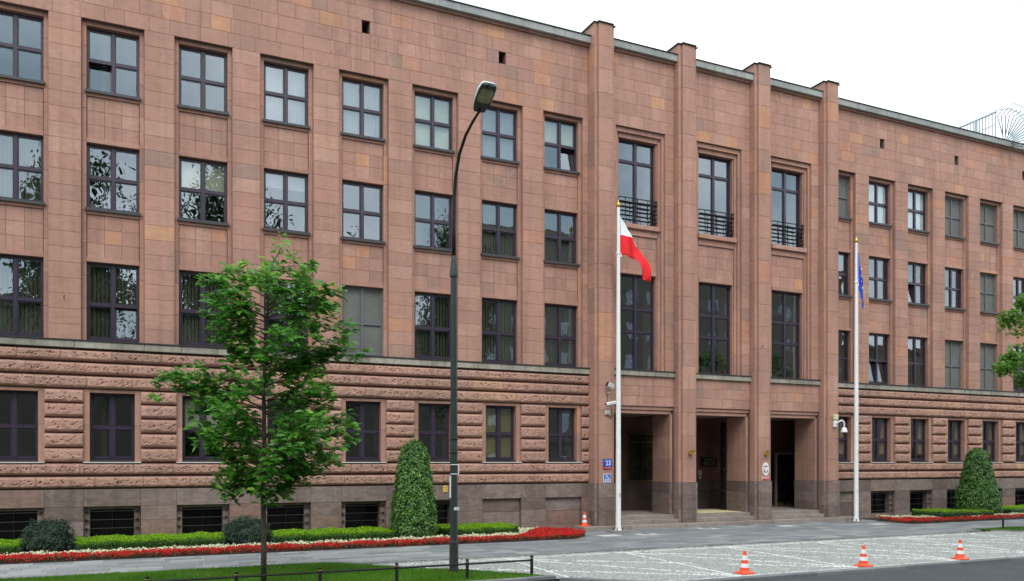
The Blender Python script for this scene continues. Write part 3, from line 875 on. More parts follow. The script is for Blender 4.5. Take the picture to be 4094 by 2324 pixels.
def window(c, z0, z1, iw, y, cells_x, cells_z, style, opened=None, sill=True, mull=0.09, dark=False):
    """frame mesh (part) with panes, sill, curtain or blind as sub-parts"""
    scr = style == 'screen'
    f = MB()
    fw = 0.055
    x0, x1 = c - iw, c + iw
    f.box(x0, x0 + fw, y, y + 0.12, z0, z1); f.box(x1 - fw, x1, y, y + 0.12, z0, z1)
    f.box(x0 + fw, x1 - fw, y, y + 0.12, z0, z0 + fw + 0.01); f.box(x0 + fw, x1 - fw, y, y + 0.12, z1 - fw, z1)
    mh = mull * (0.6 if scr else 1) / 2
    f.box(c - mh, c + mh, y - 0.02, y + 0.12, z0 + fw + 0.01, z1 - fw)
    zc = [z0 + fw + 0.01] + [z0 + (z1 - z0) * q for q in cells_z] + [z1 - fw]
    xc = [x0 + fw, c - mh, c + mh, x1 - fw]
    th = 0.042 * (0.6 if scr else 1)
    for q in cells_z:
        zq = z0 + (z1 - z0) * q
        for (a, b) in ((xc[0], xc[1]), (xc[2], xc[3])):
            f.box(a, b, y - 0.012, y + 0.12, zq - th, zq + th)
    panes = []
    for i in range(len(zc) - 1):
        zb = zc[i] + (th if i else 0); zt = zc[i + 1] - (th if i < len(zc) - 2 else 0)
        for k in (0, 1):
            a, b = xc[2 * k], xc[2 * k + 1]
            if opened and (i, k) in opened: panes.append((a, b, zb, zt, opened[(i, k)])); continue
            sashgeo(f, a, b, y + 0.02, zb, zt, 0.035 if not scr else 0.018)
            panes.append((a, b, zb, zt, None))
    wo = f.build('window', M['screenframe' if scr else 'darkpane' if dark else 'frame'], BX)
    loc = wo.location.copy()
    def sub(mb, name, mat, label=None):
        o = mb.build(name, mat, wo)
        o.location = Vector(o.location) - loc
        if label: o['label'] = label
        return o
    for (a, b, zb, zt, op) in panes:
        if op is None:
            g = MB(); e = 0.03 if not scr else 0.015
            g.box(a + e, b - e, y + 0.04, y + 0.046, zb + e, zt - e)
            sub(g, 'screen_panel' if scr else 'pane', M['screen'] if scr else M['darkpane' if dark else 'glass'])
        else:
            g = MB(); sashgeo(g, a, b, 0, 0, zt - zb, 0.045, 0.05)
            g.cur = 1; g.box(a + .04, b - .04, 0.02, 0.026, .04, zt - zb - .04)
            R = Matrix.Rotation(math.radians(op), 3, 'X')
            if op > 30:      # swung open on its side hinge
                g.v = [tuple(Matrix.Rotation(math.radians(op), 3, 'Z') @ Vector((p[0] - b, p[1], p[2])) + Vector((b, y + 0.03, zb))) for p in g.v]
            else:
                g.v = [tuple(R @ Vector((p[0], p[1], p[2])) + Vector((0, y + 0.03, zb))) for p in g.v]
            sub(g, 'sash', [M['frame'], M['glass']], 'window sash tilted open')
    if sill:
        s = MB(); s.box(x0 - 0.05, x1 + 0.05, y - 0.25, y + 0.03, z0 - 0.035, z0 + 0.005); s.box(x0 - 0.05, x1 + 0.05, y - 0.25, y - 0.235, z0 - 0.075, z0 - 0.036)
        sub(s, 'sill', M['sill'])
    yy = y + 0.145
    if style == 'bright':
        for (a, b, zb, zt, op) in panes:
            s = MB(); fold_sheet(s, a + 0.03, b - 0.03, y + 0.065, zb + .02, zt - .02, 0.008, 22, 0.16); sub(s, 'curtain', M['bright'])  # pale sheet behind each pane stands in for reflected sky
        return wo
    if style in ('sheer', 'bright'):
        s = MB(); fold_sheet(s, x0 + 0.03, x1 - 0.03, yy, z0, z1, 0.018, 36, 0.13); sub(s, 'curtain', M['bright' if style == 'bright' else 'sheer'])
    elif style == 'halfsheer':
        s = MB(); fold_sheet(s, x0 + 0.03, x1 - 0.03, yy, z0, z0 + (z1 - z0) * 0.5, 0.018, 36, 0.13); sub(s, 'curtain', M['sheer'])
    elif style == 'blind':
        s = MB(); s.box(x0 + .03, x1 - .03, y + 0.13, y + .135, z0 + 0.02, z1); sub(s, 'blind', M['olive' if z0 < 5 else 'blind'])
    elif style == 'upblind':
        s = MB(); s.box(x0 + .03, x1 - .03, y + 0.13, y + .135, z0 + (z1 - z0) * 0.52, z1); sub(s, 'blind', M['blind'])
    elif style == 'topblind':
        s = MB(); s.box(x0 + .03, x1 - .03, y + 0.13, y + .135, z0 + (z1 - z0) * 0.74, z1); sub(s, 'blind', M['sheer'])
    elif style == 'vblind':
        s = MB()
        for k in range(12):
            xx = x0 + 0.06 + (x1 - x0 - 0.12) * k / 12
            s.face([(xx, yy, z0 + .05), (xx + 0.09, yy + 0.03, z0 + .05), (xx + 0.09, yy + 0.03, z1), (xx, yy, z1)])
        sub(s, 'blind', M['vblind'])
    elif style == 'drape':
        for (a, b) in ((x0 + .02, c - 0.32), (c + 0.28, x1 - 0.02)):
            s = MB(); fold_sheet(s, a, b, yy, z0 + 0.3, z1, 0.03, 14, 0.12)
            s.v = [(p[0] + (0.12 * math.sin((p[2] - z0) * 2.2)) * (1 if a < c else -1), p[1], p[2]) for p in s.v]
            sub(s, 'curtain', M['drape'])
    return wo


STY = {  # (row, bay) -> interior seen in the photograph
    (0, 1): 'none', (0, 2): 'none', (0, 3): 'none', (0, 4): 'sheer', (0, 5): 'sheer', (0, 6): 'blind', (0, 7): 'sheer', (0, 8): 'upblind',
    (1, 1): 'vblind', (1, 2): 'none', (1, 3): 'upblind', (1, 4): 'topblind', (1, 5): 'none', (1, 6): 'none', (1, 7): 'vblind', (1, 8): 'vblind',
    (2, 1): 'vblind', (2, 2): 'vblind', (2, 3): 'vblind', (2, 4): 'vblind', (2, 5): 'screen', (2, 6): 'vblind', (2, 7): 'vblind', (2, 8): 'vblind',
    (3, 3): 'upblind', (3, 7): 'blind',
    (0, 100): 'screen', (0, 101): 'bright', (0, 102): 'bright', (0, 103): 'screen', (0, 104): 'screen', (0, 105): 'screen',
    (1, 100): 'none', (1, 101): 'none', (1, 102): 'none', (1, 103): 'none', (1, 104): 'screen', (1, 105): 'none',
    (2, 100): 'none', (2, 101): 'none', (2, 102): 'none', (2, 103): 'screen', (2, 104): 'screen', (2, 105): 'none'}
OPEN = {(0, 2): {(0, 0): -9}, (0, 8): {(0, 1): -9}, (1, 102): {(0, 0): -9}, (2, 101): {(0, 0): -7, (0, 1): -7}, (2, 2): {(0, 1): -6}}


def knob(mb, x, y, z, r=0.035):
    mb.lathe([(0.001, -r), (r * .7, -r * .7), (r, 0), (r * .7, r * .7), (0.001, r)], (x, y, z), 8)


for (kind, c, z0, z1, iw, y, ri, bi) in JOBS:
    if kind == 'std':
        mid = [0.5] if ri < 2 else [0.46]
        window(c, z0, z1, iw, y, 2, mid, STY.get((ri, bi), 'none'), OPEN.get((ri, bi)), sill=ri < 2)
    elif kind == 'ground':
        st = STY.get((3, bi), 'drape' if bi >= 100 else 'none')
        window(c, z0, z1, iw, y, 2, [0.48], st, None, sill=False, mull=0.13)
        s = MB(); s.box(c - iw, c + iw, 0.06, y + 0.02, z0 - 0.05, z0 - 0.02); s.build('metal_sill', M['sill'], BX)
        s = MB(); s.box(c - 0.80, c + 0.80, -0.115, 0.06, 2.598, 2.63); s.build('stone_sill', M['whitesill'], BX)
    elif kind == 'base':
        b, blind = bi
        bc = c
        # recess behind the plinth
        rb = MB(); rb.tint = rt()
        if blind:
            rb.slab('-Y', bc - 0.78, bc + 0.78, 0.0, 0.76, 0.06, 0.2); rb.tint = rt(); rb.slab('-Y', bc - 0.78, bc + 0.78, 0.77, 1.28, 0.06, 0.2)
            rb.build('recess_slab', M['plinth'], BX)
            continue
        for (a, e, q0, q1) in ((bc - 0.80, bc - 0.62, 0.0, 1.28), (bc + 0.60, bc + 0.78, 0.0, 1.28), (bc - 0.62, bc + 0.60, 1.18, 1.28), (bc - 0.62, bc + 0.60, 0.0, 0.2)):
            rb.tint = rt(); rb.slab('-Y', a, e, q0, q1, 0.09, 0.4)
        rb.build('recess_slab', M['plinth'], BX)
        window(bc - 0.01, 0.2, 1.18, 0.61, 0.36, 2, [], 'none', None, sill=False, mull=0.06, dark=True)
        gm = MB()
        gm.tube([(bc - 0.01, 0.05, 0.2), (bc - 0.01, 0.05, 1.2)], 0.006, 5)
        gr_ = gm.build('window_grille', M['iron'], BX)
        gl = gr_.location.copy()
        for z in (1.12, 0.86, 0.60, 0.34):
            m = MB(); m.tube([(bc - 0.72, 0.04, z), (bc + 0.70, 0.04, z)], 0.013, 6)
            for sx in (bc - 0.72, bc + 0.70):
                knob(m, sx, 0.04, z, 0.038); m.tube([(sx, 0.04, z), (sx, 0.10, z)], 0.014, 6)
            o = m.build('bar', M['iron'], gr_); o.location = Vector(o.location) - gl
    elif kind == 'hall':
        window(c, z0, z1, iw, y, 2, [0.407, 0.644], 'none', None, sill=False, mull=0.12)
    elif kind == 'balcony':
        window(c, z0, z1, iw, y, 2, [0.752], 'none' if bi != 2 else 'none', None, sill=False, mull=0.12)
        # lattice in the glazing behind the panes
        m = MB()
        for s in (-0.42, 0.42): m.box(c + s - 0.007, c + s + 0.007, y + 0.06, y + 0.075, z0 + .1, z1 - .1)
        m.box(c - iw + .1, c + iw - .1, y + 0.06, y + 0.075, 13.9, 13.914)
        m.build('glazing_bar', M['frame'], BX)
        # railing
        ry = YC + 0.24
        top = MB(); top.tube([(c - 0.90, ry - 0.08, 13.22), (c + 0.90, ry - 0.08, 13.22)], 0.022, 8)
        top.tube([(c - 0.90, ry - 0.08, 13.22), (c - 0.90, ry + 0.16, 13.22)], 0.022, 8); top.tube([(c + 0.90, ry - 0.08, 13.22), (c + 0.90, ry + 0.16, 13.22)], 0.022, 8)
        ro = top.build('balcony_railing', M['iron'], BX); rl = ro.location.copy()
        for z in (12.36, 12.53, 12.70, 12.87, 13.05):
            m = MB(); m.tube([(c - 0.89, ry - 0.06, z), (c + 0.89, ry - 0.06, z)], 0.020 if z < 13 else 0.045, 6)
            for s in (-1, 1): m.tube([(c + s * 0.89, ry - 0.06, z), (c + s * 0.89, ry + 0.15, z)], 0.018, 6)
            o = m.build('rail', M['iron'], ro); o.location = Vector(o.location) - rl
        for s in (-0.62, -0.05, 0.45, 0.80):
            m = MB(); m.tube([(c + s, ry - 0.06, 13.2), (c + s, ry - 0.06, 12.5), (c + s + 0.06, ry - 0.06, 12.36), (c + s + 0.0, ry - 0.02, 12.2)], 0.015, 6)
            o = m.build('baluster', M['iron'], ro); o.location = Vector(o.location) - rl
        for s in (-0.88, 0.88):
            m = MB()
            for z in (12.33, 12.5, 12.67, 12.84): m.lathe([(0.012, 0), (0.05, 0.03), (0.05, 0.07), (0.012, 0.1)], (c + s, ry + 0.07, z), 8)
            o = m.build('bracket', M['iron'], ro); o.location = Vector(o.location) - rl

# hook on the pier, doors, gates
m = MB(); hx, hz = -1.66, 7.56
m.tube([(hx, 0.01, hz), (hx, -0.07, hz), (hx + 0.01, -0.10, hz - 0.03), (hx + 0.02, -0.09, hz + 0.05)], 0.012, 6); m.build('wall_hook', M['iron'], BX)
m = MB(); m.tube([(24.62, -0.6, 7.55), (24.62, -0.68, 7.55), (24.63, -0.70, 7.6)], 0.014, 6); m.build('wall_hook', M['iron'], BX)

for (dx0, dx1) in ((28.55, 29.68),):
    m = MB(); m.box(26.9, dx1 + 0.08, 2.72, 2.95, 0.49, 0.55); m.box(dx0 - 0.12, dx0, 2.7, 2.95, 0.49, 3.1); m.box(dx1, dx1 + 0.1, 2.7, 2.95, 0.49, 3.1); m.box(dx0, dx1, 2.7, 2.95, 3.0, 3.1)
    m.build('door_frame', M['plinth'], BX)
    m = MB(); m.box(dx0, dx1, 2.78, 2.86, 0.56, 3.0)
    for (a, b) in ((dx0 + .1, dx0 + .5), (dx1 - .5, dx1 - .1)): m.box(a, b, 2.76, 2.779, 0.7, 1.15); m.box(a, b, 2.76, 2.779, 1.3, 2.85)
    d = m.build('door', M['door'], BX); dl = d.location.copy()
    h = MB(); h.tube([(dx1 - 0.12, 2.72, 1.72), (dx1 - 0.12, 2.68, 1.74), (dx1 - 0.12, 2.68, 1.45), (dx1 - 0.12, 2.72, 1.43)], 0.016, 6); o = h.build('handle', M['brass'], d); o.location = Vector(o.location) - dl
    h = MB(); h.box(dx0 + 0.08, dx0 + 0.48, 2.75, 2.77, 0.57, 0.68); h.box(dx1 - .48, dx1 - .08, 2.75, 2.77, 0.57, 0.68); o = h.build('kick_plate', M['brass'], d); o.location = Vector(o.location) - dl
m = MB(); m.box(26.9, 28.40, 2.75, 2.9, 0.56, 3.0); m.build('side_panel', M['door'], BX)


def gate(x, y0, y1):
    m = MB(); m.box(x - 0.03, x + 0.03, y0, y1, 0.5, 4.4); g = m.build('gate', M['door'], BX); l = g.location.copy()
    for z in (1.3, 2.2, 3.1, 4.0):
        h = MB(); h.cbox(x - 0.12, x + 0.1, y0 - 0.04, y0 + 0.16, z, z + 0.12, 0.02); o = h.build('hinge', M['iron'], g); o.location = Vector(o.location) - l


gate(PIL[2] - 0.62, 1.2, 1.5); gate(PIL[0] + 0.75, 1.2, 2.3); gate(PIL[1] + 0.75, 1.2, 2.3); gate(PIL[2] + 0.75, 1.2, 2.3)
#@@PART2
# ------------------------------------------------------------------ pavement, kerbs, cobbles
def in_left_lawn(x, y):
    if y > -6.62 or y < -11.5: return False
    pts = [(-6.62, 4.6), (-7.35, 5.6), (-8.4, 6.25), (-9.6, 7.6), (-11.2, 8.75), (-11.5, 8.95)]
    for (ya, xa), (yb, xb) in zip(pts, pts[1:]):
        if yb <= y <= ya: return x < xa + (xb - xa) * (ya - y) / (ya - yb)
    return x < 4.6


def in_right_lawn(x, y):
    if y > -6.4 or y < -11.5: return False
    return x > 30.3 + max(0, (-7.0 - y)) * 1.0 - 0.3 * (y > -7)


pave = MB(); pave.tint = (0.5, .5, .5)
pave.box(-9, 60, -6.8, 0.3, -0.15, -0.012)
PV = tag(pave.build('pavement', M['joint'], recenter=False), kind='structure')
cand = []
y = -0.92; j = 0
while y > -6.78:
    y1 = max(y - 0.42, -6.79)
    x = -8.0 + random.uniform(0, .7)
    while x < 50:
        ln = random.choice((0.6, 0.75, 0.9))
        cx, cy = x + ln / 2, (y + y1) / 2
        if not ((cx < 14.4 and cy > -3.35) or (cx > 30.6 and cy > -3.4) or (cy > -0.95 and 15.6 < cx < 30)):
            cand.append((proj_area(cx, cy, ln * 0.42 / max(6.0, (cy + 28.2))), x + 0.004, x + ln - 0.004, y1 + 0.004, y - 0.004))
        x += ln
    y = y1; j += 1
cand.sort(key=lambda q: -q[0])
far = MB()
for i, (_, a, b, c, d) in enumerate(cand):
    mb = MB() if i < 297 else far
    tn = min(1, max(0, random.gauss(0.45, 0.24) + (0.28 if a < 8 else 0)))
    mb.tint = (tn, random.random(), random.random())
    dz = random.uniform(-0.001, 0.001)
    mb.slab('+Z', a, b, c, d, dz, 0.02, 0.004)
    if i < 297: mb.build('paving_slab', M['paving'], PV)
o = far.build('far_paving_slabs', M['paving'], PV, recenter=False); o['kind'] = 'stuff'


def kerb_run(name, pts, wid, top, bot, step, par_name):
    """row of kerb stones along a polyline, each stone its own part"""
    root = MB(); root.tint = (.5, .5, .5)
    allq = []
    for (xa, ya), (xb, yb) in zip(pts, pts[1:]):
        dx, dy = xb - xa, yb - ya; ln = math.hypot(dx, dy); n = max(1, round(ln / step))
        ux, uy = dx / ln, dy / ln; nx, ny = -uy, ux
        for k in range(n):
            s0, s1 = ln * k / n + 0.004, ln * (k + 1) / n - 0.004
            allq.append((xa + ux * s0, ya + uy * s0, xa + ux * s1, ya + uy * s1, nx, ny))
    bed = MB()
    for (xa, ya), (xb, yb) in zip(pts, pts[1:]):
        dx, dy = xb - xa, yb - ya; ln = math.hypot(dx, dy); nx, ny = -dy / ln * wid, dx / ln * wid
        bed.face([(xa, ya, bot), (xb, yb, bot), (xb + nx, yb + ny, bot), (xa + nx, ya + ny, bot)])
    ro = tag(bed.build(name, M['kerb'], recenter=False), kind='structure')
    for (xa, ya, xb, yb, nx, ny) in allq:
        m = MB(); m.tint = rt(); c = 0.012
        P = [(xa, ya), (xb, yb), (xb + nx * wid, yb + ny * wid), (xa + nx * wid, ya + ny * wid)]
        cx = sum(p[0] for p in P) / 4; cy = sum(p[1] for p in P) / 4
        I = [(p[0] + (cx - p[0]) * 0.03 + (0), p[1] + (cy - p[1]) * 0.1) for p in P]
        vs = [(*p, bot) for p in P] + [(*p, top - c) for p in P] + [(*p, top) for p in I]
        fs = [(8, 9, 10, 11)]
        for k in range(4):
            q = (k + 1) % 4
            fs += [(k, q, 4 + q, 4 + k), (4 + k, 4 + q, 8 + q, 8 + k)]
        m.raw(vs, fs); m.build('kerb_stone', M['kerb'], ro)
    return ro


kerb_run('pavement_kerb', [(4.9, -7.06), (28.5, -7.06), (29.3, -6.8)], 0.25, 0.004, -0.1, 1.0, '')
kerb_run('road_kerb', [(10.9, -13.38), (48, -13.38)], 0.26, -0.004, -0.12, 1.0, '')
kerb_run('parking_corner_kerb', [(8.95, -11.55), (9.5, -12.0), (10.25, -12.75), (10.9, -13.38)], 0.2, -0.02, -0.12, 0.5, '')
kerb_run('lawn_kerb', [(-8, -11.45), (8.2, -11.45), (8.95, -11.4)], 0.16, 0.02, -0.1, 1.0, '')
kerb_run('right_lawn_kerb', [(30.2, -7.05), (31.2, -7.95), (34.3, -11.3)], 0.14, 0.015, -0.1, 0.8, '')

STALL = [5.75, 9.5, 13.3, 17.02, 20.74, 24.46, 28.2, 31.9]


LINES = [((5.9, -7.53), (28.55, -7.53), 0), ((11.0, -13.0), (42, -13.0), 0)]
for i, sx in enumerate(STALL):
    LINES.append(((sx - 0.05, -7.6), (sx - 0.34, -12.9), 0))
    if i + 1 < len(STALL): LINES.append(((sx, -7.62), (STALL[i + 1] - 0.25, -12.85), 0))
    if i + 2 < len(STALL): LINES.append(((sx + 0.15, -7.72), (STALL[i + 2] - 0.35, -12.85), 1))
LA_ = np.array([[a, b] for a, b, _ in LINES], dtype=float)


def on_line(x, y):
    a = LA_[:, 0]; d = LA_[:, 1] - a; ln = np.hypot(d[:, 0], d[:, 1])
    u = ((x - a[:, 0]) * d[:, 0] + (y - a[:, 1]) * d[:, 1]) / ln ** 2
    dist = np.abs((x - a[:, 0]) * d[:, 1] - (y - a[:, 1]) * d[:, 0]) / ln
    return bool(((u > -0.01) & (u < 1.01) & (dist < 0.082)).any())


rows = []
pit = 0.108
yb = -13.25; 
ny_ = int((13.25 - 6.9) / pit) + 1
setts = []
for j in range(ny_):
    off = random.uniform(0, pit); x = 4.4 + off
    while x < 42:
        wv = 0.25 * abs(math.sin(math.pi * (x - 4.4) / 1.35))
        yy = -13.35 + j * pit + wv
        wd = random.uniform(0.085, 0.115)
        cx = x + wd / 2
        if -13.1 < yy - 0.05 and yy + 0.05 < -7.07 and not in_left_lawn(cx - 0.08, yy) and not in_right_lawn(cx + .1, yy) and not (yy < -11.5 and yy < -11.45 - (cx - 9.1) * 0.9 + 0.1):
            if not on_line(cx, yy): setts.append((cx, yy, wd, 0, random.gauss(0, 0.08)))
        x += wd + 0.008
for (a, b, dash) in LINES:
    ln = math.hypot(b[0] - a[0], b[1] - a[1]); n = int(ln / 0.108); an = math.atan2(b[1] - a[1], b[0] - a[0]); skip = False
    for k in range(n + 1):
        f = k / n; x, y = a[0] + (b[0] - a[0]) * f + random.gauss(0, .004), a[1] + (b[1] - a[1]) * f + random.gauss(0, .004)
        if dash and k % 4 == 0: skip = random.random() < 0.12
        if in_left_lawn(x - 0.08, y) or in_right_lawn(x + .1, y) or (y < -11.5 and y < -11.45 - (x - 9.1) * 0.9 + 0.1) or y < -13.07: continue
        setts.append((x, y, 0.104, 0 if (skip or random.random() < 0.04) else 1, an + random.gauss(0, 0.06)))
setts = np.array(setts, dtype=float)
ar = np.array([proj_area(a, b, 1) for a, b in setts[:, :2]]) / np.maximum(1, (setts[:, 1] + 28.2))
order = np.argsort(-ar)


def sett_arrays(q):
    n = len(q)
    cx, cy, wd, wh, ca = q.T
    hw_ = wd / 2; hd = rng.uniform(0.042, 0.049, n)
    zt = -0.018 + rng.uniform(-0.007, 0.005, n)
    V = np.zeros((n, 12, 3)); ins = 0.014
    sx = np.array([-1, 1, 1, -1]); sy = np.array([-1, -1, 1, 1])
    for k in range(4):
        for lay, (i, z) in enumerate(((0.0, -0.05), (0.0, -0.014), (ins, 0.0))):
            px = sx[k] * (hw_ - i); py = sy[k] * (hd - i)
            V[:, lay * 4 + k, 0] = cx + px * np.cos(ca) - py * np.sin(ca)
            V[:, lay * 4 + k, 1] = cy + px * np.sin(ca) + py * np.cos(ca)
            V[:, lay * 4 + k, 2] = zt + z
    F = [(8, 9, 10, 11)]
    for k in range(4):
        q2 = (k + 1) % 4
        F += [(k, q2, 4 + q2, 4 + k), (4 + k, 4 + q2, 8 + q2, 8 + k)]
    F = np.array(F)
    return V, F, wh


V, F, wh = sett_arrays(setts)
tn = np.clip(rng.normal(0.5, 0.22, len(setts)), 0, 1)
bedmb = MB(); bedmb.box(10.5, 42, -13.05, -7.1, -0.14, -0.05)
PB = tag(bedmb.build('parking_bay', M['joint'], recenter=False), kind='structure')
NS = 297
far_i = order[NS:]
fv = V[far_i].reshape(-1, 3); m_ = len(far_i)
ff = (F[None] + np.arange(m_)[:, None, None] * 12).reshape(-1, 4)
tt = np.repeat(np.stack([tn[far_i], rng.random(m_), rng.random(m_)], 1), 9, 0)
o = fast_mesh('far_setts', fv, ff, [M['sett'], M['wsett']], np.repeat(wh[far_i].astype(int), 9), tt, PB); o['kind'] = 'stuff'
for i in order[:NS]:
    mb = MB(); mb.tint = (tn[i], random.random(), random.random())
    mb.raw([tuple(p) for p in V[i]], [tuple(f) for f in F])
    mb.build('sett', M['wsett' if wh[i] else 'sett'], PB)

# covers set in the pavement
for (x, y, lab, d) in ((17.2, -2.9, 'pale square drain cover with a dark middle in front of the left flagpole', 1), (15.7, -2.75, 'flat pale cover in the pavement left of the flagpole foot', 0),
                       (20.85, -1.75, 'pale drain cover with a dark middle by the steps of the middle doorway', 1), (24.7, -2.0, 'small pale cover in the pavement before the right doorway', 0), (28.9, -2.9, 'pale cover plate in the pavement beside the right flagpole', 0)):
    t = thing('manhole_cover', lab, 'cover', (x, y, 0), 0, 'covers set in the entrance pavement')
    m = MB(); m.slab('+Z', -0.38, 0.38, -0.28, 0.28, 0.006, 0.01, 0.004); m.build('frame', M['cover'], t)
    if d: m = MB(); m.lathe([(0.2, 0.0), (0.2, 0.012), (0.17, 0.014)], (0.02, 0.05, 0.0), 20); m.build('lid', M['joint'], t)

# ------------------------------------------------------------------ scattering helpers
CD = np.array([0.4226, 0.9063, 0.0]); CR = np.array([0.9063, -0.4226, 0.0])


def leaf_quads(P, Nn, size, wid=0.5, curl=0.15, along=None):
    """kite shaped leaves at P, facing Nn; returns verts, faces (two triangles folded on the rib)"""
    n = len(P)
    Nn = Nn / np.linalg.norm(Nn, axis=1, keepdims=True)
    a = rng.normal(size=(n, 3)) if along is None else along + rng.normal(size=(n, 3)) * 0.35
    a -= Nn * (a * Nn).sum(1, keepdims=True); a /= np.linalg.norm(a, axis=1, keepdims=True)
    b = np.cross(Nn, a)
    s = np.asarray(size).reshape(-1, 1) * np.ones((n, 1))
    V = np.zeros((n, 4, 3))
    V[:, 0] = P - a * s * 0.5
    V[:, 1] = P + b * s * wid * 0.5 + Nn * s * curl - a * s * 0.05
    V[:, 2] = P + a * s * 0.5 - Nn * s * curl * 0.4
    V[:, 3] = P - b * s * wid * 0.5 + Nn * s * curl - a * s * 0.05
    F = np.array([(0, 1, 2), (0, 2, 3)])
    return V.reshape(-1, 3), (F[None] + np.arange(n)[:, None, None] * 4).reshape(-1, 3)


def leaves(name, P, Nn, size, mat, parent=None, wid=0.5, curl=0.15, tint=None, along=None):
    V, F = leaf_quads(P, Nn, size, wid, curl, along)
    t = np.clip(rng.normal(0.5, 0.25, len(P)), 0, 1) if tint is None else np.clip(tint, 0, 1)
    T = np.repeat(np.stack([t, t, t], 1), 2, 0)
    return fast_mesh(name, V, F, mat, None, T, parent)


# ------------------------------------------------------------------ lawns
def lawn(name, xr, yr, inside, n, edge_z=0.0):
    xs = np.arange(xr[0], xr[1], 0.25); 
    mb = MB()
    for x in xs:
        for y in np.arange(yr[0], yr[1], 0.25):
            if inside(x + .125, y + .125): mb.face([(x, y, 0.004), (x + .25, y, 0.004), (x + .25, y + .25, 0.004), (x, y + .25, 0.004)])
    lo = tag(mb.build(name, M['turf'], recenter=False), kind='structure')
    X = rng.uniform(xr[0], xr[1], n); Y = rng.uniform(yr[0], yr[1], n)
    k = np.array([inside(a, b) for a, b in zip(X, Y)]); X, Y = X[k], Y[k]; n = len(X)
    # only the part near the frame needs blades
    h = rng.uniform(0.035, 0.085, n) * (0.8 + 0.4 * np.sin(X * 3.1) * np.sin(Y * 2.3)); wb = 0.006
    az_ = rng.uniform(0, 2 * np.pi, n); ln = rng.uniform(0.0, 0.045, n); la = rng.uniform(0, 2 * np.pi, n)
    V = np.zeros((n, 3, 3))
    V[:, 0] = np.stack([X - wb * np.cos(az_), Y - wb * np.sin(az_), np.zeros(n)], 1)
    V[:, 1] = np.stack([X + wb * np.cos(az_), Y + wb * np.sin(az_), np.zeros(n)], 1)
    V[:, 2] = np.stack([X + ln * np.cos(la), Y + ln * np.sin(la), h], 1)
    t = np.clip(rng.normal(0.45, 0.22, n) + 0.2 * np.sin(X * 1.3 + 1) * np.cos(Y * 1.9), 0, 1)
    o = fast_mesh(name.replace('lawn', 'grass'), V.reshape(-1, 3), np.arange(n * 3).reshape(-1, 3), M['grass'], None, np.stack([t, t, t], 1))
    tag(o, 'short mown grass of the %s' % ('lawn strip around the street lamp' if 'right' not in name else 'lawn strip at the right edge of the view'), 'grass', None, 'stuff')


lawn('lawn', (-5.0, 9.2), (-11.36, -6.6), in_left_lawn, 230000)
lawn('right_lawn', (30.0, 42), (-11.3, -6.4), in_right_lawn, 60000)

# ------------------------------------------------------------------ flower beds
sb = flat('flower_bed', [(-9, -0.06), (-9, -3.42), (13.2, -3.42), (14.0, -3.28), (14.75, -2.75), (15.1, -2.0), (15.15, -0.06)], 0.012, M['soil'])
sb2 = flat('right_flower_bed', [(50, -0.06), (50, -3.35), (30.6, -3.55), (30.2, -3.3), (30.3, -2.2), (31.1, -0.06)], 0.012, M['soil'])


def bed_points(n, xr, yr, test):
    X = rng.uniform(*xr, n); Y = rng.uniform(*yr, n)
    k = np.array([test(a, b) for a, b in zip(X, Y)])
    return X[k], Y[k]


def flowers(name, X, Y, mat, h, size, label, leafn=1.0):
    """mounded bedding plants: petals over leaves"""
    cell = np.floor(X / 0.2) * 17.13 + np.floor(Y / 0.2) * 7.77
    hh = h * (0.82 + 0.3 * np.abs(np.sin(cell * 12.9898)))
    bump = 0.035 * np.cos((X / 0.2 - np.floor(X / 0.2) - .5) * np.pi) * np.cos((Y / 0.2 - np.floor(Y / 0.2) - .5) * np.pi)
    Z = hh + bump + rng.normal(0, 0.018, len(X))
    low = rng.random(len(X)) < 0.38
    Z = np.where(low, Z * rng.uniform(0.25, 0.95, len(X)), Z)
    Nn = np.stack([rng.normal(0, .5, len(X)), rng.normal(-.45, .5, len(X)), np.ones(len(X)) * .8], 1)
    P = np.stack([X, Y, Z], 1)
    k = rng.random(len(X)) < 0.68
    V1, F1 = leaf_quads(P[k], Nn[k], rng.uniform(0.7, 1.2, k.sum()) * size, 0.95, 0.12)
    q = P[~k] - np.array([0, 0, 0.03]); 
    V2, F2 = leaf_quads(q, Nn[~k], rng.uniform(0.8, 1.3, len(q)) * size * 1.2, 0.7, 0.1)
    t1 = np.clip(rng.normal(0.55, 0.25, k.sum()), 0, 1); t2 = rng.random(len(q))
    T = np.concatenate([np.repeat(t1, 2), np.repeat(t2, 2)])
    o = fast_mesh(name, np.vstack([V1, V2]), np.vstack([F1, F2 + len(V1)]), [mat, M['bedleaf']], np.concatenate([np.zeros(len(F1), int), np.ones(len(F2), int)]), np.stack([T] * 3, 1))
    return tag(o, label, 'flowers', None, 'stuff')


def wob(x): return 0.09 * math.sin(x * 2.1) + 0.07 * math.sin(x * 4.7 + 1)


def L_red(x, y):
    if x > 15.15 or y > -0.25: return False
    if x > 13.2 and (x - 13.2) ** 2 / 1.95 ** 2 + (y + 1.6) ** 2 / 1.72 ** 2 > 1: return False
    lim = -2.66 + wob(x)
    if x > 12.2: lim = -2.66 + (x - 12.2) * 1.35 + wob(x)
    return -3.36 < y < lim


def L_white(x, y):
    if y > -0.2 or x > 14.6: return False
    lo_ = -2.66 + wob(x) + (max(0, x - 12.2) * 1.35)
    hi = -2.16 if x < 10.6 else min(-0.2, -2.16 + (x - 10.6) * 0.9)
    if x > 13.0: hi = -0.2
    return lo_ < y < hi


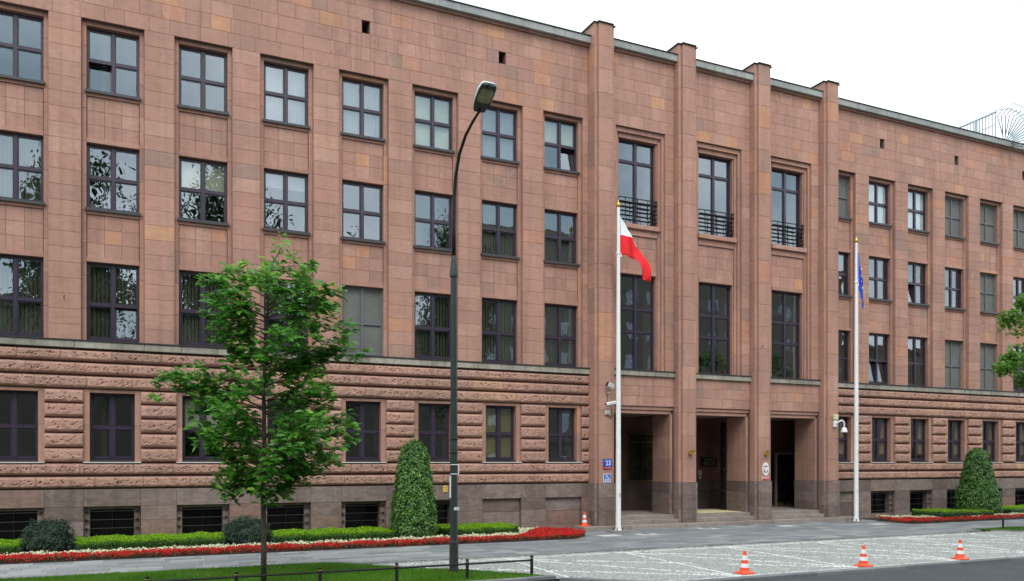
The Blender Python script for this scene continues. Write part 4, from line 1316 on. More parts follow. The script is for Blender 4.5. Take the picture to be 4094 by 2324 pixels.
def R_red(x, y):
    lim = -2.6 + 0.8 * wob(x)
    if x < 33.4: lim = max(lim, -0.9 - (x - 30.6) * 0.65 + wob(x))
    if x < 31.2 and y > -0.3 - (31.2 - x) * 2.6: return False
    return -3.32 + (x < 30.9) * (30.9 - x) * .5 < y < lim


def R_white(x, y):
    lo_ = -2.6 + 0.8 * wob(x)
    if x < 33.4: lo_ = max(lo_, -0.9 - (x - 30.6) * 0.65 + wob(x))
    return lo_ < y < lo_ + 0.45 + (0.5 if x < 33.6 else 0) and x > 31.4 and y < -0.3


X, Y = bed_points(70000, (-5, 15.3), (-3.4, -0.2), L_red)
k = (Y < -2.3) | (X > 11.5)
flowers('red_flowers', X, Y, M['petalr'], 0.125, 0.05, 'band of small red bedding flowers along the front of the left bed')
X, Y = bed_points(70000, (-5, 15.2), (-3.2, -0.2), L_white)
flowers('white_flowers', X, Y, M['petalw'], 0.135, 0.05, 'band of small cream white bedding flowers behind the red ones left of the steps')
X, Y = bed_points(36000, (30.2, 46), (-3.4, -0.2), R_red)
flowers('red_flowers', X, Y, M['petalr'], 0.115, 0.055, 'band of small red bedding flowers in the bed right of the steps')
X, Y = bed_points(36000, (31, 46), (-3.2, -0.2), R_white)
flowers('white_flowers', X, Y, M['petalw'], 0.14, 0.055, 'thin band of cream white flowers behind the red ones right of the steps')

# ------------------------------------------------------------------ hedges, bushes, clipped trees
def hedge(x0, x1, y0, y1, h, label, group='low clipped hedges in the flower beds', dens=2600, round_=0.16, name='hedge'):
    t = thing(name, label, 'hedge', ((x0 + x1) / 2, (y0 + y1) / 2, 0), 0, group)
    cx, cy = (x0 + x1) / 2, (y0 + y1) / 2
    wx, wy = (x1 - x0) / 2, (y1 - y0) / 2
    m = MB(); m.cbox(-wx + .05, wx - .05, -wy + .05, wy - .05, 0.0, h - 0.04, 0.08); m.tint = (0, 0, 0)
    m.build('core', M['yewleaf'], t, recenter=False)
    A = [(2 * wx * 2 * wy, 'top'), (2 * wx * h, 'f'), (2 * wx * h, 'b'), (2 * wy * h, 'l'), (2 * wy * h, 'r')]
    PP = []; NN = []; TT = []
    for area, s in A:
        n = int(area * dens * (0.5 if s == 'b' else 1)); u = rng.uniform(-1, 1, n); v = rng.uniform(0, 1, n)
        if s == 'top': p = np.stack([u * wx, (v * 2 - 1) * wy, np.full(n, h)], 1); nn = (0, 0, 1)
        elif s in 'fb': sg = -1 if s == 'f' else 1; p = np.stack([u * wx, np.full(n, sg * wy), v * h], 1); nn = (0, sg, 0.2)
        else: sg = -1 if s == 'l' else 1; p = np.stack([np.full(n, sg * wx), u * wy, v * h], 1); nn = (sg, 0, 0.2)
        PP.append(p); NN.append(np.tile(nn, (n, 1)).astype(float)); 
        TT.append(rng.normal(0.85, 0.16, n) if s == 'top' else rng.normal(0.14, 0.15, n) + 0.35 * np.clip((v - .75) * 4, 0, 1))  # top paler for new growth and skylight, sides darkened to carry their shade
    P = np.vstack(PP); Nn = np.vstack(NN); T = np.concatenate(TT)
    # rounded corners and soft surface
    rr = min(0.45, wy * 0.5)
    ex = np.abs(P[:, 0]) - (wx - rr); ey = np.abs(P[:, 1]) - (wy - rr)
    kk = (ex > 0) & (ey > 0); d = np.sqrt(ex ** 2 + ey ** 2)
    sel = kk & (d > rr)
    P[sel, 0] = np.sign(P[sel, 0]) * (wx - rr + ex[sel] / d[sel] * rr); P[sel, 1] = np.sign(P[sel, 1]) * (wy - rr + ey[sel] / d[sel] * rr)
    wave = 0.02 * np.sin(P[:, 0] * 5.1 + 1) + 0.015 * np.sin(P[:, 0] * 11 + P[:, 1] * 7)
    P[:, 2] += wave * (P[:, 2] > h * 0.7)
    edge = np.minimum(wx - np.abs(P[:, 0]), wy - np.abs(P[:, 1])); P[:, 2] -= np.clip(0.07 - edge, 0, 0.07) * 0.8 * (P[:, 2] > h * 0.9)
    P += rng.normal(0, 0.016, P.shape); Nn = Nn + rng.normal(0, 0.55, Nn.shape)
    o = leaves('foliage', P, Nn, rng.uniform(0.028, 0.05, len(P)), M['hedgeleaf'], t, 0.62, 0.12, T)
    return t


hedge(-4.7, -2.45, -2.02, -0.2, 0.375, 'low clipped green hedge at the left edge of the view')
hedge(-1.35, 2.85, -2.02, -0.2, 0.375, 'low clipped green hedge between the two dark round bushes')
hedge(4.0, 8.1, -2.02, -0.2, 0.375, 'low clipped green hedge between the dark bush and the tall clipped cone')
hedge(9.9, 12.6, -2.0, -0.2, 0.375, 'low clipped green hedge just behind the street lamp, right of the clipped cone')
hedge(33.2, 35.4, -2.6, -0.9, 0.40, 'low clipped green hedge at the left end of the right flower bed', 'low clipped hedges in the flower beds', 1500)
hedge(35.3, 37.0, -2.55, -1.3, 0.36, 'low clipped green hedge just left of the right clipped cone', 'low clipped hedges in the flower beds', 1500)
hedge(38.7, 44.5, -2.2, -0.5, 0.40, 'low clipped green hedge right of the right clipped cone', 'low clipped hedges in the flower beds', 1300)


def blob(name, label, cat, x, y, prof, n, size, mat, group, lump=0.08, seed=1, tmean=0.5, sx=1.0, down=0.0):
    """leafy body of revolution with lumps; prof gives (radius, z)"""
    t = thing(name, label, cat, (x, y, 0), 0, group)
    r_ = np.random.default_rng(seed)
    zs = np.array([p[1] for p in prof]); rs = np.array([p[0] for p in prof])
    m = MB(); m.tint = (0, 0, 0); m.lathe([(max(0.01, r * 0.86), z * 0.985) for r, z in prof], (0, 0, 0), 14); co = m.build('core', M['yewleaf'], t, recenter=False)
    m = MB(); m.tube([(0, 0, 0), (0, 0, zs.max() * 0.5)], 0.05, 7); m.build('stem', M['bark'], t)
    sl = np.concatenate([[0], np.cumsum(np.hypot(np.diff(zs), np.diff(rs)))])
    # sample by area
    u = r_.uniform(0, sl[-1], n * 4); rad = np.interp(u, sl, rs); keep = r_.random(n * 4) < rad / rs.max(); u = u[keep][:n]
    rad = np.interp(u, sl, rs); z = np.interp(u, sl, zs); th = r_.uniform(0, 2 * np.pi, len(u))
    dr = np.interp(u + .02, sl, rs) - np.interp(u - .02, sl, rs); dz = np.interp(u + .02, sl, zs) - np.interp(u - .02, sl, zs)
    Nn = np.stack([np.cos(th) * dz, np.sin(th) * dz, -dr], 1); Nn /= np.linalg.norm(Nn, axis=1, keepdims=True) + 1e-9
    P = np.stack([np.cos(th) * rad, np.sin(th) * rad, z], 1)
    lmp = np.array([noise.noise(Vector((p[0] * 4.5 + seed * 9, p[1] * 4.5, p[2] * 4.5))) + 0.5 * noise.noise(Vector((p[0] * 10 + seed, p[1] * 10, p[2] * 10))) for p in P])
    P += Nn * (lmp * lump)[:, None] + Nn * (r_.uniform(-0.10, 0.05, (len(u), 1)))
    P[:, 0] *= sx
    Nn2 = Nn + r_.normal(0, 0.5, Nn.shape) + np.array([0, 0, 0.5])
    along = np.cross(Nn, np.cross(np.tile([0., 0., -1.], (len(u), 1)), Nn)) if down else None
    if along is not None: along = along * down + Nn * 0.6
    P[:, 2] = np.maximum(P[:, 2], 0.02)
    leaves('foliage', P, Nn2, r_.uniform(0.7, 1.3, len(u)) * size, mat, t, 0.6, 0.1, r_.normal(tmean, 0.22, len(u)) + lmp * 0.25, along)
    return t


blob('round_bush', 'dark green rounded bush in the bed near the left edge', 'bush', -1.95, -1.55, [(0.40, 0.0), (0.60, 0.25), (0.62, 0.5), (0.52, 0.78), (0.30, 0.92), (0.02, 0.96)], 9000, 0.05, M['yewleaf'], 'dark round bushes in the left bed', 0.17, 3, 0.5, 1.0)
blob('round_bush', 'dark green rounded bush in the bed behind the young tree trunk', 'bush', 3.42, -1.6, [(0.42, 0.0), (0.64, 0.22), (0.66, 0.45), (0.55, 0.70), (0.34, 0.84), (0.02, 0.89)], 9000, 0.05, M['yewleaf'], 'dark round bushes in the left bed', 0.17, 5, 0.5, 1.05)
CONE = [(0.66, 0.02), (0.80, 0.3), (0.81, 0.6), (0.76, 1.1), (0.67, 1.8), (0.56, 2.5), (0.45, 2.95), (0.32, 3.2), (0.16, 3.34), (0.02, 3.38)]
blob('clipped_cone', 'tall clipped hornbeam cone standing left of the street lamp', 'topiary', 8.83, -1.45, [(r * 0.93, z) for r, z in CONE], 12000, 0.09, M['topleaf'], 'tall clipped cones in the flower beds', 0.09, 11, 0.5, 1.0, 0.8)
blob('clipped_cone', 'tall clipped hornbeam cone in the bed at the right edge', 'topiary', 37.15, -1.5, [(r * (1.16 if z < 1.5 else 1.02), z * 0.985) for r, z in CONE], 13000, 0.09, M['topleaf'], 'tall clipped cones in the flower beds', 0.09, 17, 0.42, 1.08, 0.8)

# ------------------------------------------------------------------ young red oak
OAK = [(0, -0.5), (0.05, -0.32), (0.22, -0.26), (0.09, -0.16), (0.34, -0.02), (0.12, 0.06), (0.30, 0.24), (0.10, 0.26), (0.12, 0.38), (0, 0.5)]
OAK_V = np.array([(x, y, 0.10 * abs(x) - 0.25 * y * y) for x, y in OAK] + [(-x, y, 0.10 * abs(x) - 0.25 * y * y) for x, y in OAK[1:-1]])
OAK_T = []
nO = len(OAK)
R_ = list(range(nO)); Lf = [0] + list(range(nO, nO + nO - 2)) + [nO - 1]
for S_ in (R_, Lf):
    tri = [(0, 1, 3), (1, 2, 3), (0, 3, 5), (3, 4, 5), (0, 5, 7), (5, 6, 7), (0, 7, 9), (7, 8, 9)]
    for a, b, c in tri: OAK_T.append((S_[a], S_[b], S_[c]) if S_ is R_ else (S_[a], S_[c], S_[b]))
OAK_T = np.array(OAK_T)


def shaped_leaves(name, P, Nn, Al, size, mat, parent, tint, TV=OAK_V, TF=OAK_T):
    n = len(P)
    Nn = Nn / np.linalg.norm(Nn, axis=1, keepdims=True)
    a = Al - Nn * (Al * Nn).sum(1, keepdims=True); a /= np.linalg.norm(a, axis=1, keepdims=True) + 1e-9
    b = np.cross(a, Nn)
    V = P[:, None] + size[:, None, None] * (TV[None, :, 0:1] * b[:, None] + (TV[None, :, 1:2] + 0.5) * a[:, None] + TV[None, :, 2:3] * Nn[:, None])
    F = (TF[None] + np.arange(n)[:, None, None] * len(TV)).reshape(-1, 3)
    t = np.clip(tint, 0, 1)
    return fast_mesh(name, V.reshape(-1, 3), F, mat, None, np.repeat(np.stack([t, t, t], 1), len(TF), 0), parent), (a, b, Nn)


TB = Vector((2.70, -9.78, 0))
ENV = [(1.95, .35, .35), (2.2, 1.15, .75), (2.6, .95, 1.25), (3.0, 1.0, 1.75), (3.35, 1.5, 1.75), (3.7, 1.75, 2.1), (4.1, 1.7, 1.7), (4.45, 2.35, 1.45), (4.62, 2.2, 1.3), (4.85, .75, 1.15), (5.1, .85, 1.75),
       (5.35, 1.0, 2.25), (5.65, 1.1, 2.0), (5.95, 1.35, 1.6), (6.3, 1.5, 1.75), (6.6, 1.25, 1.55), (6.85, .75, .85), (7.0, .5, .4), (7.1, .1, .1)]
ez = [e[0] for e in ENV]; el_ = [e[1] for e in ENV]; er = [e[2] for e in ENV]


def rightv(a): return Vector((0.9063 * a, -0.4226 * a, 0))


tr = thing('young_oak_tree', 'slender young oak with lobed green leaves in the lawn left of the lamp', 'tree', TB)
tm_ = MB()
trunk = [(0, 0, 0), (0.01, 0, 1.0), (-0.01, 0.01, 1.9), (0.02, 0, 3.0), (0.0, -0.02, 4.2), (0.05, 0, 5.2), (0.10, 0.01, 6.2), (0.16, 0, 6.85), (0.36, -0.12, 7.25)]
tm_.tube(trunk, [0.066, 0.058, 0.054, 0.048, 0.040, 0.032, 0.022, 0.014, 0.007], 9)
# stub of a pruned branch
tm_.tube([(-0.03, 0, 1.95), (-0.16, 0.05, 2.05), (-0.24, 0.07, 2.10), (-0.27, 0.08, 2.18)], [0.022, 0.02, 0.018, 0.015], 6)
tm_.build('trunk', M['bark'], tr, smooth=True, recenter=False)


def tpos(z):
    for p, q in zip(trunk, trunk[1:]):
        if p[2] <= z <= q[2]:
            f = (z - p[2]) / (q[2] - p[2]); return Vector((p[0] + (q[0] - p[0]) * f, p[1] + (q[1] - p[1]) * f, z))
    return Vector(trunk[-1])


bm_ = MB(); LP = []; LN = []; LA = []; LS = []
nb = 76
for i in range(nb):
    zt = 1.95 + (6.95 - 1.95) * ((i + 0.5) / nb)
    ang = i * 2.39996 + random.uniform(-.3, .3)
    if i % 2: ang = (0 if (i // 2) % 2 else math.pi) + random.uniform(-.55, .55)
    cr_, cdp = math.cos(ang), math.sin(ang)
    rise = random.uniform(0.12, 0.3)
    # length from the outline at the height where the branch ends
    Lr = np.interp(zt, ez, er) if cr_ > 0 else np.interp(zt, ez, el_)
    Ld = 0.42 * (np.interp(zt, ez, er) + np.interp(zt, ez, el_))
    ln = math.hypot(cr_ * Lr, cdp * Ld) * random.uniform(0.72, 1.02)
    d = Vector((0.9063 * cr_ + 0.4226 * cdp, -0.4226 * cr_ + 0.9063 * cdp, 0))
    zs0 = max(1.9, zt - ln * 0.30)
    b0 = tpos(min(zs0, 6.8)); pts = [b0]
    for k in range(1, 6):
        f = k / 5
        p = b0 + d * (ln * f); p.z = zs0 + (zt - zs0) * (f ** 0.8) - 0.10 * ln * f * f + random.uniform(-.03, .03)
        p.x += random.uniform(-.04, .04); p.y += random.uniform(-.04, .04)
        pts.append(p)
    bm_.tube(pts, [0.016 + 0.004 * ln] + [0.012, 0.010, 0.008, 0.006, 0.004], 5)
    ncl = int(3 + ln * 6.6)
    for c in range(ncl):
        f = 0.22 + 0.80 * (c + random.random()) / ncl
        f = min(f, 1.0); k = min(4, int(f * 5)); g = f * 5 - k
        base = pts[k].lerp(pts[k + 1], g)
        sd_ = Vector((-d.y, d.x, 0)) * random.choice((-1, 1)) * random.uniform(0.05, 0.30) * (1.15 - f * 0.6) * min(1, ln)
        tip = base + sd_ + d * random.uniform(0, 0.12) + Vector((0, 0, random.uniform(-0.20, 0.24)))
        bm_.tube([base, tip], [0.005, 0.003], 4, cap=False)
        for q in range(random.randint(8, 12)):
            a = Vector((random.gauss(0, 1), random.gauss(0, 1), random.gauss(-0.35, 0.4))).normalized()
            a = (a + d * 0.5).normalized()
            LP.append(tuple(tip - sd_ * random.uniform(0, 0.5) + Vector((random.gauss(0, .035), random.gauss(0, .035), random.gauss(0, .05))))); LA.append(tuple(a))
            LN.append((random.gauss(0, .38), random.gauss(-.3, .38), 1.0)); LS.append(random.uniform(0.15, 0.26))
# tufts on the leader
for (zc_, rr, nn_) in ((7.3, 0.26, 34), (7.12, 0.22, 16), (6.95, 0.1, 4)):
    for q in range(nn_):
        LP.append((0.33 + random.gauss(0, rr * .5), -0.11 + random.gauss(0, rr * .5), zc_ - 0.02 + random.gauss(0, rr * 0.45))); a = Vector((random.gauss(0, 1), random.gauss(0, 1), random.gauss(-0.5, 0.4))).normalized()
        LA.append(tuple(a)); LN.append((random.gauss(0, .5), random.gauss(-.3, .5), 1.0)); LS.append(random.uniform(0.11, 0.17))
bm_.build('branches', M['bark'], tr, recenter=False)
LP = np.array(LP); LA = np.array(LA); LN = np.array(LN); LS = np.array(LS)
LT = np.clip(rng.normal(0.42, 0.2, len(LP)) + 0.35 * (LP[:, 2] > 6.2) * rng.random(len(LP)) + 0.5 * (rng.random(len(LP)) < 0.03), 0, 1)
# the 297 leaves nearest to the viewer are parts of their own
depth = LP @ np.array([0.4226, 0.9063, 0]); near = np.argsort(depth)[:297]; mask = np.ones(len(LP), bool); mask[near] = False
o, _ = shaped_leaves('crown', LP[mask], LN[mask], LA[mask], LS[mask], M['oakleaf'], tr, LT[mask]); o['kind'] = 'stuff'
leafmesh = []
for q in range(6):
    me = bpy.data.meshes.new('leaf'); me.from_pydata([(x, y + 0.5, z) for x, y, z in OAK_V.tolist()], [], OAK_T.tolist()); me.materials.append(M['oakleaf'])
    at = me.attributes.new('tint', 'FLOAT_COLOR', 'FACE'); v = (0.2, 0.35, 0.45, 0.55, 0.7, 0.9)[q]
    at.data.foreach_set('color', [v, v, v, 1.0] * len(OAK_T)); me.update(); leafmesh.append(me)
for i in near:
    o = bpy.data.objects.new('leaf', leafmesh[int(min(5, LT[i] * 6))]); COL.objects.link(o); o.parent = tr
    n_ = Vector(LN[i]).normalized(); a = Vector(LA[i]); a = (a - n_ * a.dot(n_)).normalized(); b = a.cross(n_)
    R3 = Matrix((b, a, n_)).transposed().to_4x4(); o.matrix_local = Matrix.Translation(LP[i]) @ R3 @ Matrix.Scale(float(LS[i]), 4)

# ------------------------------------------------------------------ maple reaching in from the right
MAP = [(0, -0.5), (0.10, -0.42), (0.30, -0.40), (0.24, -0.22), (0.50, -0.02), (0.26, 0.0), (0.30, 0.22), (0.14, 0.16), (0.10, 0.32), (0, 0.5)]
MAP_V = np.array([(x, y, 0.1 * abs(x) - 0.2 * y * y) for x, y in MAP] + [(-x, y, 0.1 * abs(x) - 0.2 * y * y) for x, y in MAP[1:-1]])
mt_ = thing('maple_tree', 'pale green maple whose branch tips reach in at the right edge', 'tree', (33.4, -9.2, 0))
m = MB(); m.tube([(0, 0, 0), (0.05, 0, 2), (0, 0.05, 4), (-0.05, 0, 6.5), (0, 0, 9)], [0.17, 0.15, 0.13, 0.09, 0.03], 10); m.build('trunk', M['bark'], mt_, smooth=True, recenter=False)
mp_ = []; mb_ = MB()
# (end point relative to the trunk, drop)
for (ex, ey, ezz) in ((-4.75, 0.35, 7.75), (-4.2, 0.1, 8.35), (-5.15, 0.25, 5.95), (-4.6, 0.4, 6.35), (-4.3, 0.1, 5.6), (-2.8, -0.8, 7.2), (-2.6, 1.2, 6.6), (-2.2, -1.4, 8.6), (2.5, 0.5, 7.5), (1.5, 2.2, 8), (1.4, -2.0, 7.6), (-1.2, 2.4, 8.2), (0, -2.6, 6.6), (0.3, 0.3, 9.4), (2.2, -1.3, 6)):
    p0 = Vector((0, 0.02, max(3.0, ezz - 2.6))); p1 = Vector((ex, ey, ezz))
    pts = [p0.lerp(p1, f) + Vector((0, 0, 0.5 * math.sin(f * math.pi))) for f in (0, .25, .5, .75, 1)]
    mb_.tube(pts, [0.06, 0.045, 0.03, 0.018, 0.008], 6)
    near_ = ex < -4
    mp_ += [(p1, 0.42 if near_ else 0.8, 210 if near_ else 260)]
    if not near_: mp_ += [(pts[3], 0.7, 160)]
# a bare twig below
mb_.tube([(-4.3, 0.1, 5.5), (-4.55, 0.1, 5.15), (-4.75, 0.12, 4.85)], [0.01, 0.007, 0.004], 5); mb_.tube([(-4.55, 0.1, 5.15), (-4.95, 0.1, 4.8)], [0.006, 0.003], 4); mb_.tube([(-4.6, .1, 5.05), (-4.58, .1, 4.75)], [0.005, 0.003], 4)
mb_.build('branches', M['bark'], mt_, recenter=False)
PP = []; NN = []; AA = []; SS = []
for (c, r, n) in mp_:
    q = rng.normal(0, 1, (n, 3)); q /= np.linalg.norm(q, axis=1, keepdims=True); q *= (rng.random((n, 1)) ** 0.45) * r; q[:, 2] *= 0.75
    PP.append(np.array(c) + q); NN.append(rng.normal(0, .5, (n, 3)) + np.array([0, -.3, 1.0])); AA.append(rng.normal(0, 1, (n, 3)) + np.array([0, 0, -0.5])); SS.append(rng.uniform(0.12, 0.2, n))
PP = np.vstack(PP); o, _ = shaped_leaves('crown', PP, np.vstack(NN), np.vstack(AA), np.concatenate(SS), M['mapleleaf'], mt_, rng.normal(0.45, .25, len(PP)), MAP_V)

# ------------------------------------------------------------------ street lamp
LX, LY = 7.05, -9.83
t = thing('street_lamp', 'tall dark green street lamp with curved arm over the lawn', 'lamp', (LX, LY, 0))
m = MB(); m.lathe([(0.110, 0.0), (0.108, 0.4), (0.104, 0.42), (0.106, 0.74), (0.09, 0.76)], n=18); m.build('sleeve', M['lamp_dark'], t, smooth=False, recenter=False)
m = MB(); m.lathe([(0.092, 0.74), (0.088, 2.5), (0.080, 5.0), (0.076, 6.98), (0.10, 7.0), (0.10, 7.06), (0.062, 7.42), (0.048, 7.5)], n=18); m.build('pole', M['lamp_green'], t, recenter=False)
arm = [(0, 0, 7.45), (0, 0, 8.2), (0.0, -0.03, 8.9), (0, -0.12, 9.35), (0, -0.35, 9.78), (0, -0.75, 10.08), (0, -1.2, 10.24), (0, -1.6, 10.33)]
m = MB(); m.tube(arm, [0.050, 0.046, 0.043, 0.040, 0.037, 0.034, 0.031, 0.029], 10); m.build('arm', M['iron'], t, smooth=True, recenter=False)


def head_loft(mb, sec, base, tilt):
    """sections along -Y: (s, halfwidth, zbottom, ztop)"""
    rings = []
    n = 12
    for s, hw_, zb, zt in sec:
        r = []
        for k in range(n):
            a = 2 * math.pi * k / n
            cx, cz = math.cos(a), math.sin(a)
            cx = math.copysign(abs(cx) ** 0.6, cx); cz = math.copysign(abs(cz) ** 0.7, cz)
            x = hw_ * cx; z = (zt if cz > 0 else -zb) * cz
            yy = -s
            y2 = yy * math.cos(tilt) + z * math.sin(tilt) * 1; z2 = -yy * math.sin(tilt) + z * math.cos(tilt)
            r.append((base[0] + x, base[1] + y2, base[2] + z2))
        rings.append(r)
    vs = [p for r in rings for p in r]; fs = []
    for i in range(len(rings) - 1):
        for k in range(n): fs.append((i * n + k, i * n + (k + 1) % n, (i + 1) * n + (k + 1) % n, (i + 1) * n + k))
    fs.append(tuple(range(n - 1, -1, -1))); fs.append(tuple((len(rings) - 1) * n + k for k in range(n)))
    mb.raw(vs, fs)


hb = (0, -1.52, 10.32); TL = math.radians(30)
m = MB(); head_loft(m, [(0.000, 0.12, 0.0, 0.06), (0.091, 0.16, 0.0, 0.12), (0.304, 0.20, 0.0, 0.16), (0.547, 0.205, 0.0, 0.16), (0.699, 0.17, 0.0, 0.10), (0.737, 0.12, 0.0, 0.04)], hb, TL)
hd_ = m.build('lamp_head', M['lamphead'], t, smooth=True, recenter=False)
m = MB(); head_loft(m, [(0.000, 0.10, 0.045, 0.0), (0.023, 0.13, 0.06, 0.0), (0.198, 0.185, 0.05, 0.0), (0.228, 0.19, 0.012, 0.0), (0.638, 0.185, 0.012, 0.0), (0.684, 0.15, 0.010, 0.0)], (hb[0], hb[1], hb[2] - 0.004), TL)
m.build('lamp_tray', M['black'], t, recenter=False)
m = MB(); head_loft(m, [(0.243, 0.10, 0.02, 0.0), (0.289, 0.155, 0.055, 0.0), (0.418, 0.165, 0.085, 0.0), (0.547, 0.15, 0.06, 0.0), (0.600, 0.09, 0.02, 0.0)], (hb[0], hb[1], hb[2] - 0.014), TL)
m.build('lamp_glass', M['lampin'], t, smooth=True, recenter=False)
m = MB(); m.box(-0.03, 0.03, -0.73, -0.63, -0.05, 0.01); 
m.v = [(hb[0] + p[0], hb[1] + p[1] * math.cos(TL), hb[2] + p[2] - p[1] * math.sin(TL)) for p in m.v]; m.build('latch', M['black'], t)
for z in (3.14, 2.82): m = MB(); m.lathe([(0.092, z), (0.097, z + .005), (0.097, z + .03), (0.092, z + .035)], n=18); m.build('clamp_band', M['iron'], t, recenter=False)
m = MB(); m.tube([(-0.42, 0.05, 3.02), (-0.2, -0.02, 3.14), (0.1, -0.1, 3.16), (0.36, -0.12, 3.20)], 0.008, 5); m.tube([(-0.16, -0.05, 2.84), (0.15, -0.1, 2.84)], 0.01, 5); m.build('wire', M['iron'], t)
for z in (2.55, 2.33): m = MB(); m.lathe([(0.0915, z), (0.0935, z + .004), (0.0935, z + .014), (0.0915, z + .018)], n=18); m.build('steel_strap', M['signwhite'], t, recenter=False)
m = MB(); m.box(-0.118, -0.09, -0.05, -0.02, 1.78, 2.3); m.build('thin_plate', M['signwhite'], t)
m = MB(); m.box(0.085, 0.105, -0.07, -0.04, 2.33, 2.57); m.build('thin_plate', M['signwhite'], t)


def text(body, size, mat, parent, loc, rot, name='lettering', ext=0.001, sx=1.0, align='CENTER', bold=0.0):
    c = bpy.data.curves.new(name, 'FONT'); c.body = body; c.size = size; c.extrude = ext; c.align_x = align; c.align_y = 'CENTER'; c.offset = bold
    c.resolution_u = 3
    c.materials.append(mat)
    q = bpy.data.objects.new(name, c); COL.objects.link(q)
    me = bpy.data.meshes.new_from_object(q.evaluated_get(bpy.context.evaluated_depsgraph_get())); me.name = name
    bpy.data.objects.remove(q)
    o = bpy.data.objects.new(name, me); COL.objects.link(o); o.parent = parent; o.location = loc; o.rotation_euler = rot; o.scale = (sx, 1, 1)
    return o


FR = (math.radians(90), 0, 0)
ang_ = math.radians(-20)
m = MB(); m.cbox(-0.075, 0.075, -0.008, 0.0, -0.035, 0.035, 0.003)
pl_ = m.build('number_plate', M['signwhite'], t, recenter=False); pl_.location = (0.028, -0.094, 1.52); pl_.rotation_euler = (0, 0, math.radians(17))
text('2 971', 0.055, M['black'], pl_, (0, -0.010, 0), FR)

# ------------------------------------------------------------------ flagpoles and flags
def flagpole(x, y, label):
    t = thing('flagpole', label, 'flagpole', (x, y, 0), 0, 'white flagpoles before the entrance')
    m = MB(); m.cbox(-0.42, 0.30, -0.30, 0.26, 0.0, 0.05, 0.01); m.build('base_plate', M['step'], t)
    m = MB(); m.lathe([(0.14, 0.05), (0.14, 0.08), (0.11, 0.10), (0.105, 0.22), (0.102, 0.24)], n=18)
    m.build('collar', M['white'], t, recenter=False)
    for sx, sy in ((-.1, -.1), (.1, -.1), (-.1, .1), (.1, .1)):
        m = MB(); m.lathe([(0.02, 0.05), (0.02, 0.14), (0.012, 0.15)], (sx * 1.2, sy * 1.2, 0), 6); m.build('bolt', M['lamp_dark'], t)
    m = MB(); m.lathe([(0.100, 0.2), (0.098, 2.0), (0.085, 6.0), (0.068, 9.5), (0.05, 12.2), (0.05, 12.25)], n=20); m.build('pole', M['white'], t, smooth=False, recenter=False)
    m = MB(); m.lathe([(0.03, 12.25), (0.075, 12.29), (0.085, 12.34), (0.07, 12.40), (0.03, 12.45), (0.025, 12.48), (0.01, 12.53)], n=14); m.build('finial', M['gold'], t, smooth=True, recenter=False)
    m = MB(); m.tube([(0.0, -0.112, 12.2), (0.01, -0.115, 6), (0, -0.12, 1.45)], 0.006, 4); m.build('rope', M['white'], t)
    m = MB(); m.cbox(-0.03, 0.03, -0.13, -0.09, 1.33, 1.47, 0.008); m.build('cleat', M['grey'], t)
    m = MB(); m.lathe([(0.075, 10.48), (0.085, 10.5), (0.085, 10.54), (0.075, 10.56)], n=14); m.cbox(0.08, 0.14, -0.03, 0.02, 10.38, 10.5, 0.01); m.build('flag_ring', M['white'], t, recenter=False)
    return t


FX, FY = 16.90, -1.47
flagpole(FX, FY, 'white flagpole with gilded tip carrying the white and red flag')
EX, EY = 29.09, -1.57
flagpole(EX, EY, 'white flagpole with gilded tip carrying the blue starred flag')


def grid_flag(fn, nu, nv, mats, split, parent_name, label, cat, loc):
    mb = MB()
    P = [[fn(i / nu, j / nv) for i in range(nu + 1)] for j in range(nv + 1)]
    for j in range(nv):
        mb.cur = 1 if (j + .5) / nv > split else 0
        for i in range(nu): mb.face([P[j][i], P[j + 1][i], P[j + 1][i + 1], P[j][i + 1]])
    o = mb.build(parent_name, mats, None, smooth=True, recenter=False)
    # weld the cloth and give it thickness
    import bmesh
    bm = bmesh.new(); bm.from_mesh(o.data); bmesh.ops.remove_doubles(bm, verts=bm.verts, dist=0.0008); bm.to_mesh(o.data); bm.free()
    so_ = o.modifiers.new('cloth', 'SOLIDIFY'); so_.thickness = 0.004
    o.location = loc
    return tag(o, label, cat)


def lerp(a, b, f): return tuple(p + (q - p) * f for p, q in zip(a, b))


def poly_at(pts, f):
    f = max(0, min(1, f)) * (len(pts) - 1); k = min(len(pts) - 2, int(f)); return lerp(pts[k], pts[k + 1], f - k)


def smooth_at(pts, f):
    return lerp(lerp(poly_at(pts, f - 0.06), poly_at(pts, f + 0.06), 0.5), poly_at(pts, f), 0.5)


# polish flag: (x along the wall, y away, z) relative to the pole foot
def pol(u, v):
    top = [(0.06, 0.0, 12.07), (0.30, 0.02, 11.78), (0.56, 0.10, 11.46), (0.90, 0.26, 10.98), (1.28, 0.34, 10.50), (1.30, 0.30, 9.95)]
    mid = [(0.06, 0.0, 11.31), (0.32, -0.05, 11.31), (0.62, -0.02, 11.25), (0.95, 0.06, 10.85), (1.42, 0.10, 10.40), (1.46, 0.06, 9.62)]
    bot = [(0.06, 0.0, 10.55), (0.30, -0.10, 10.56), (0.62, 0.03, 10.50), (0.84, -0.10, 10.40), (0.98, -0.05, 9.85), (1.10, -0.03, 9.72)]
    a, b, c = smooth_at(top, u), smooth_at(mid, u), smooth_at(bot, u)
    p = lerp(a, b, v * 2) if v < 0.5 else lerp(b, c, v * 2 - 1)
    w_ = 0.055 * math.sin(u * 11 + v * 3.5) * u ** 0.5 + 0.025 * math.sin(u * 23 - v * 6)
    return (p[0] * 1.04 + 0.012 * math.sin(v * 16 + u * 6) * u, p[1] + w_, p[2] - 0.10 + 0.01 * math.sin(u * 19))


